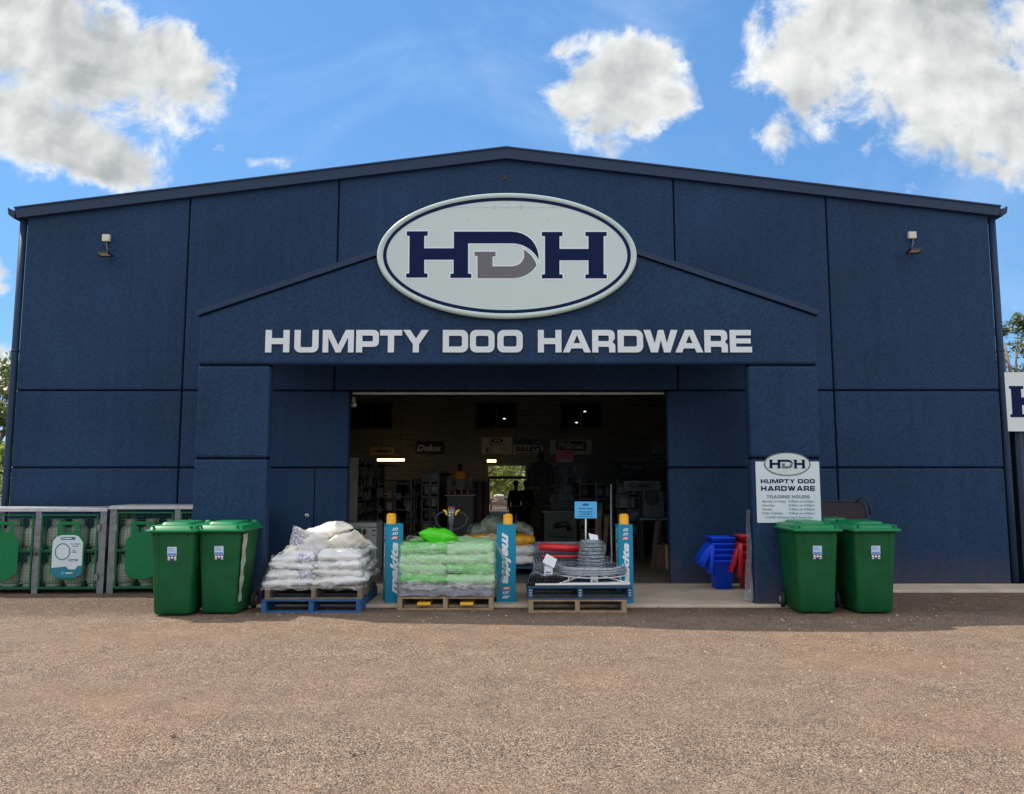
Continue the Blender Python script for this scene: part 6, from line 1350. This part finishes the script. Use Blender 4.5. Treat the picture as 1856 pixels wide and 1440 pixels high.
def tree(x, y, h, cr, seed, label, lm, leaves=5000, lsz=.11, base=0.0, cz=.62, cat='tree', clumps=26):
    t = thing('gum_tree', label, cat, 'trees around the store'); rn = random.Random(seed); wd_ = MB(); lf = MB()
    top = Vector((x+rn.uniform(-.4, .4), y, h*.85)); wd_.tube([(x, y, base), (x+rn.uniform(-.2, .2), y, h*.3), (x+rn.uniform(-.3, .3), y, h*.55), top], [h*.022, h*.018, h*.012, h*.004], 8)
    cs = []
    for i in range(clumps):
        a = rn.uniform(0, 2*pi); rr_ = cr*rn.uniform(.15, 1)**.7; zc2 = h*cz+(h*(1-cz))*rn.uniform(-.85, .95)*(1-.35*(rr_/cr)**2)
        c = Vector((x+rr_*cos(a), y+rr_*sin(a), zc2)); cs.append((c, cr*rn.uniform(.16, .34)))
        s0 = Vector((x, y, min(zc2*.7, h*rn.uniform(.25, .6)))); mid = (s0+c)/2+Vector((rn.uniform(-.3, .3), rn.uniform(-.3, .3), rn.uniform(0, .5)))
        wd_.tube([s0, mid, c], [h*.007, h*.005, h*.0018], 5)
    for i in range(leaves):
        c, r = cs[rn.randrange(len(cs))]; d = Vector((rn.gauss(0, 1), rn.gauss(0, 1), rn.gauss(0, .75))); d = d.normalized()*r*rn.uniform(.2, 1.1)
        p = c+d; u = Vector((rn.uniform(-1, 1), rn.uniform(-1, 1), rn.uniform(-1.2, .4))).normalized(); w = u.orthogonal().normalized(); s = lsz*rn.uniform(.6, 1.4)
        lf.add([p-u*s, p+w*s*.38, p+u*s, p-w*s*.38], [(0, 1, 2, 3)])
    wd_.build('trunk', bark, t); lf.build('crown', lm, t); rebase(t, (x, y, base)); return t
pR = W(1840, 640, 30); tree(pR.x, 30, W(1840, 578, 30).z/.97, 2.0, 31, 'pale gum tree rising behind the white fascia sign on the right', leafA, 4200, .13, cz=.72)
pL_ = W(-8, 700, 34); tree(pL_.x, 34, W(0, 655, 34).z/.97, 2.6, 32, 'tree just outside the left edge behind the downpipe', leafA, 4500, .15, cz=.6)
tree(W(-30, 800, 30).x, 30, 3.4, 1.8, 36, 'low bushy green tree at the left edge behind the cages', leafB, 3500, .12, cz=.5)
for i, (x, y, h, cr, lab) in enumerate(((-1.4, 46, 6.5, 3.0, 'sunlit tree seen through the left of the inner doorway'), (1.6, 49, 7.5, 3.2, 'sunlit tree seen through the right of the inner doorway'), (.1, 56, 8, 3.6, 'farther sunlit tree in the middle of the inner doorway'), (-4.2, 54, 8, 3.4, 'tree standing behind the store, left of the doorway trees'), (5.0, 55, 8, 3.4, 'tree standing behind the store, right of the doorway trees'))):
    tree(x, y, h, cr, 50+i, lab, leafB, 5000, .17, cz=.42, clumps=34)
# yard behind the store
t = thing('garden_cart', 'pale bundle of stock on a trolley outside the inner doorway', 'trolley'); p = W(905, 925, 38); m = MB(); m.box(p.x-.35, p.x+.35, 37.6, 38.4, .35, .42); m.build('deck', mat('cart_pink', (.55, .35, .30), .6), t)
m = MB()
for dx in (-.4, .4):
    for dy in (-.3, .3): m.lathe([(.04, -.03), (.14, -.03), (.14, .03), (.04, .03)], (0, 0, 0), 14, Matrix.Rotation(pi/2, 4, 'Y')); m.v[-56:] = [(a+p.x+dx, b+38+dy, c+.15) for a, b, c in m.v[-56:]]
m.build('wheel', tyre, t); m = MB(); m.tube([(p.x-.5, 38, .4), (p.x-.62, 38, .9), (p.x-.66, 38, 1.0)], .02, 6); m.build('handle', white, t)
m = sack_mb(.5, .5, .3, 900); m.xform(Matrix.Translation((p.x, 38, .6))); m.build('load', mat('load_pale', (.70, .66, .64), .6), t); rebase(t)

# far-off scrub that reads as one mass behind the shop and along the horizon
rn = random.Random(5); m = MB()
for i in range(26000):
    x = rn.uniform(-130, 130); h = 4.2+2.2*mnoise.noise(Vector((x*.09, 0, 3)))+1.3*mnoise.noise(Vector((x*.35, 2, 0))); y = 78+rn.uniform(-5, 6)+6*mnoise.noise(Vector((x*.05, 7, 0)))
    p = Vector((x, y, h*rn.random()**.7)); u = Vector((rn.uniform(-1, 1), rn.uniform(-1, 1), rn.uniform(-1, .6))).normalized(); w = u.orthogonal().normalized(); s_l = rn.uniform(.22, .5)
    m.add([p-u*s_l, p+w*s_l*.5, p+u*s_l, p-w*s_l*.5], [(0, 1, 2, 3)])
o = m.build('distant_scrub', leafB); o['kind'] = 'stuff'; o['label'] = 'distant sunlit scrub and trees along the horizon behind the store'; o['category'] = 'scrub'
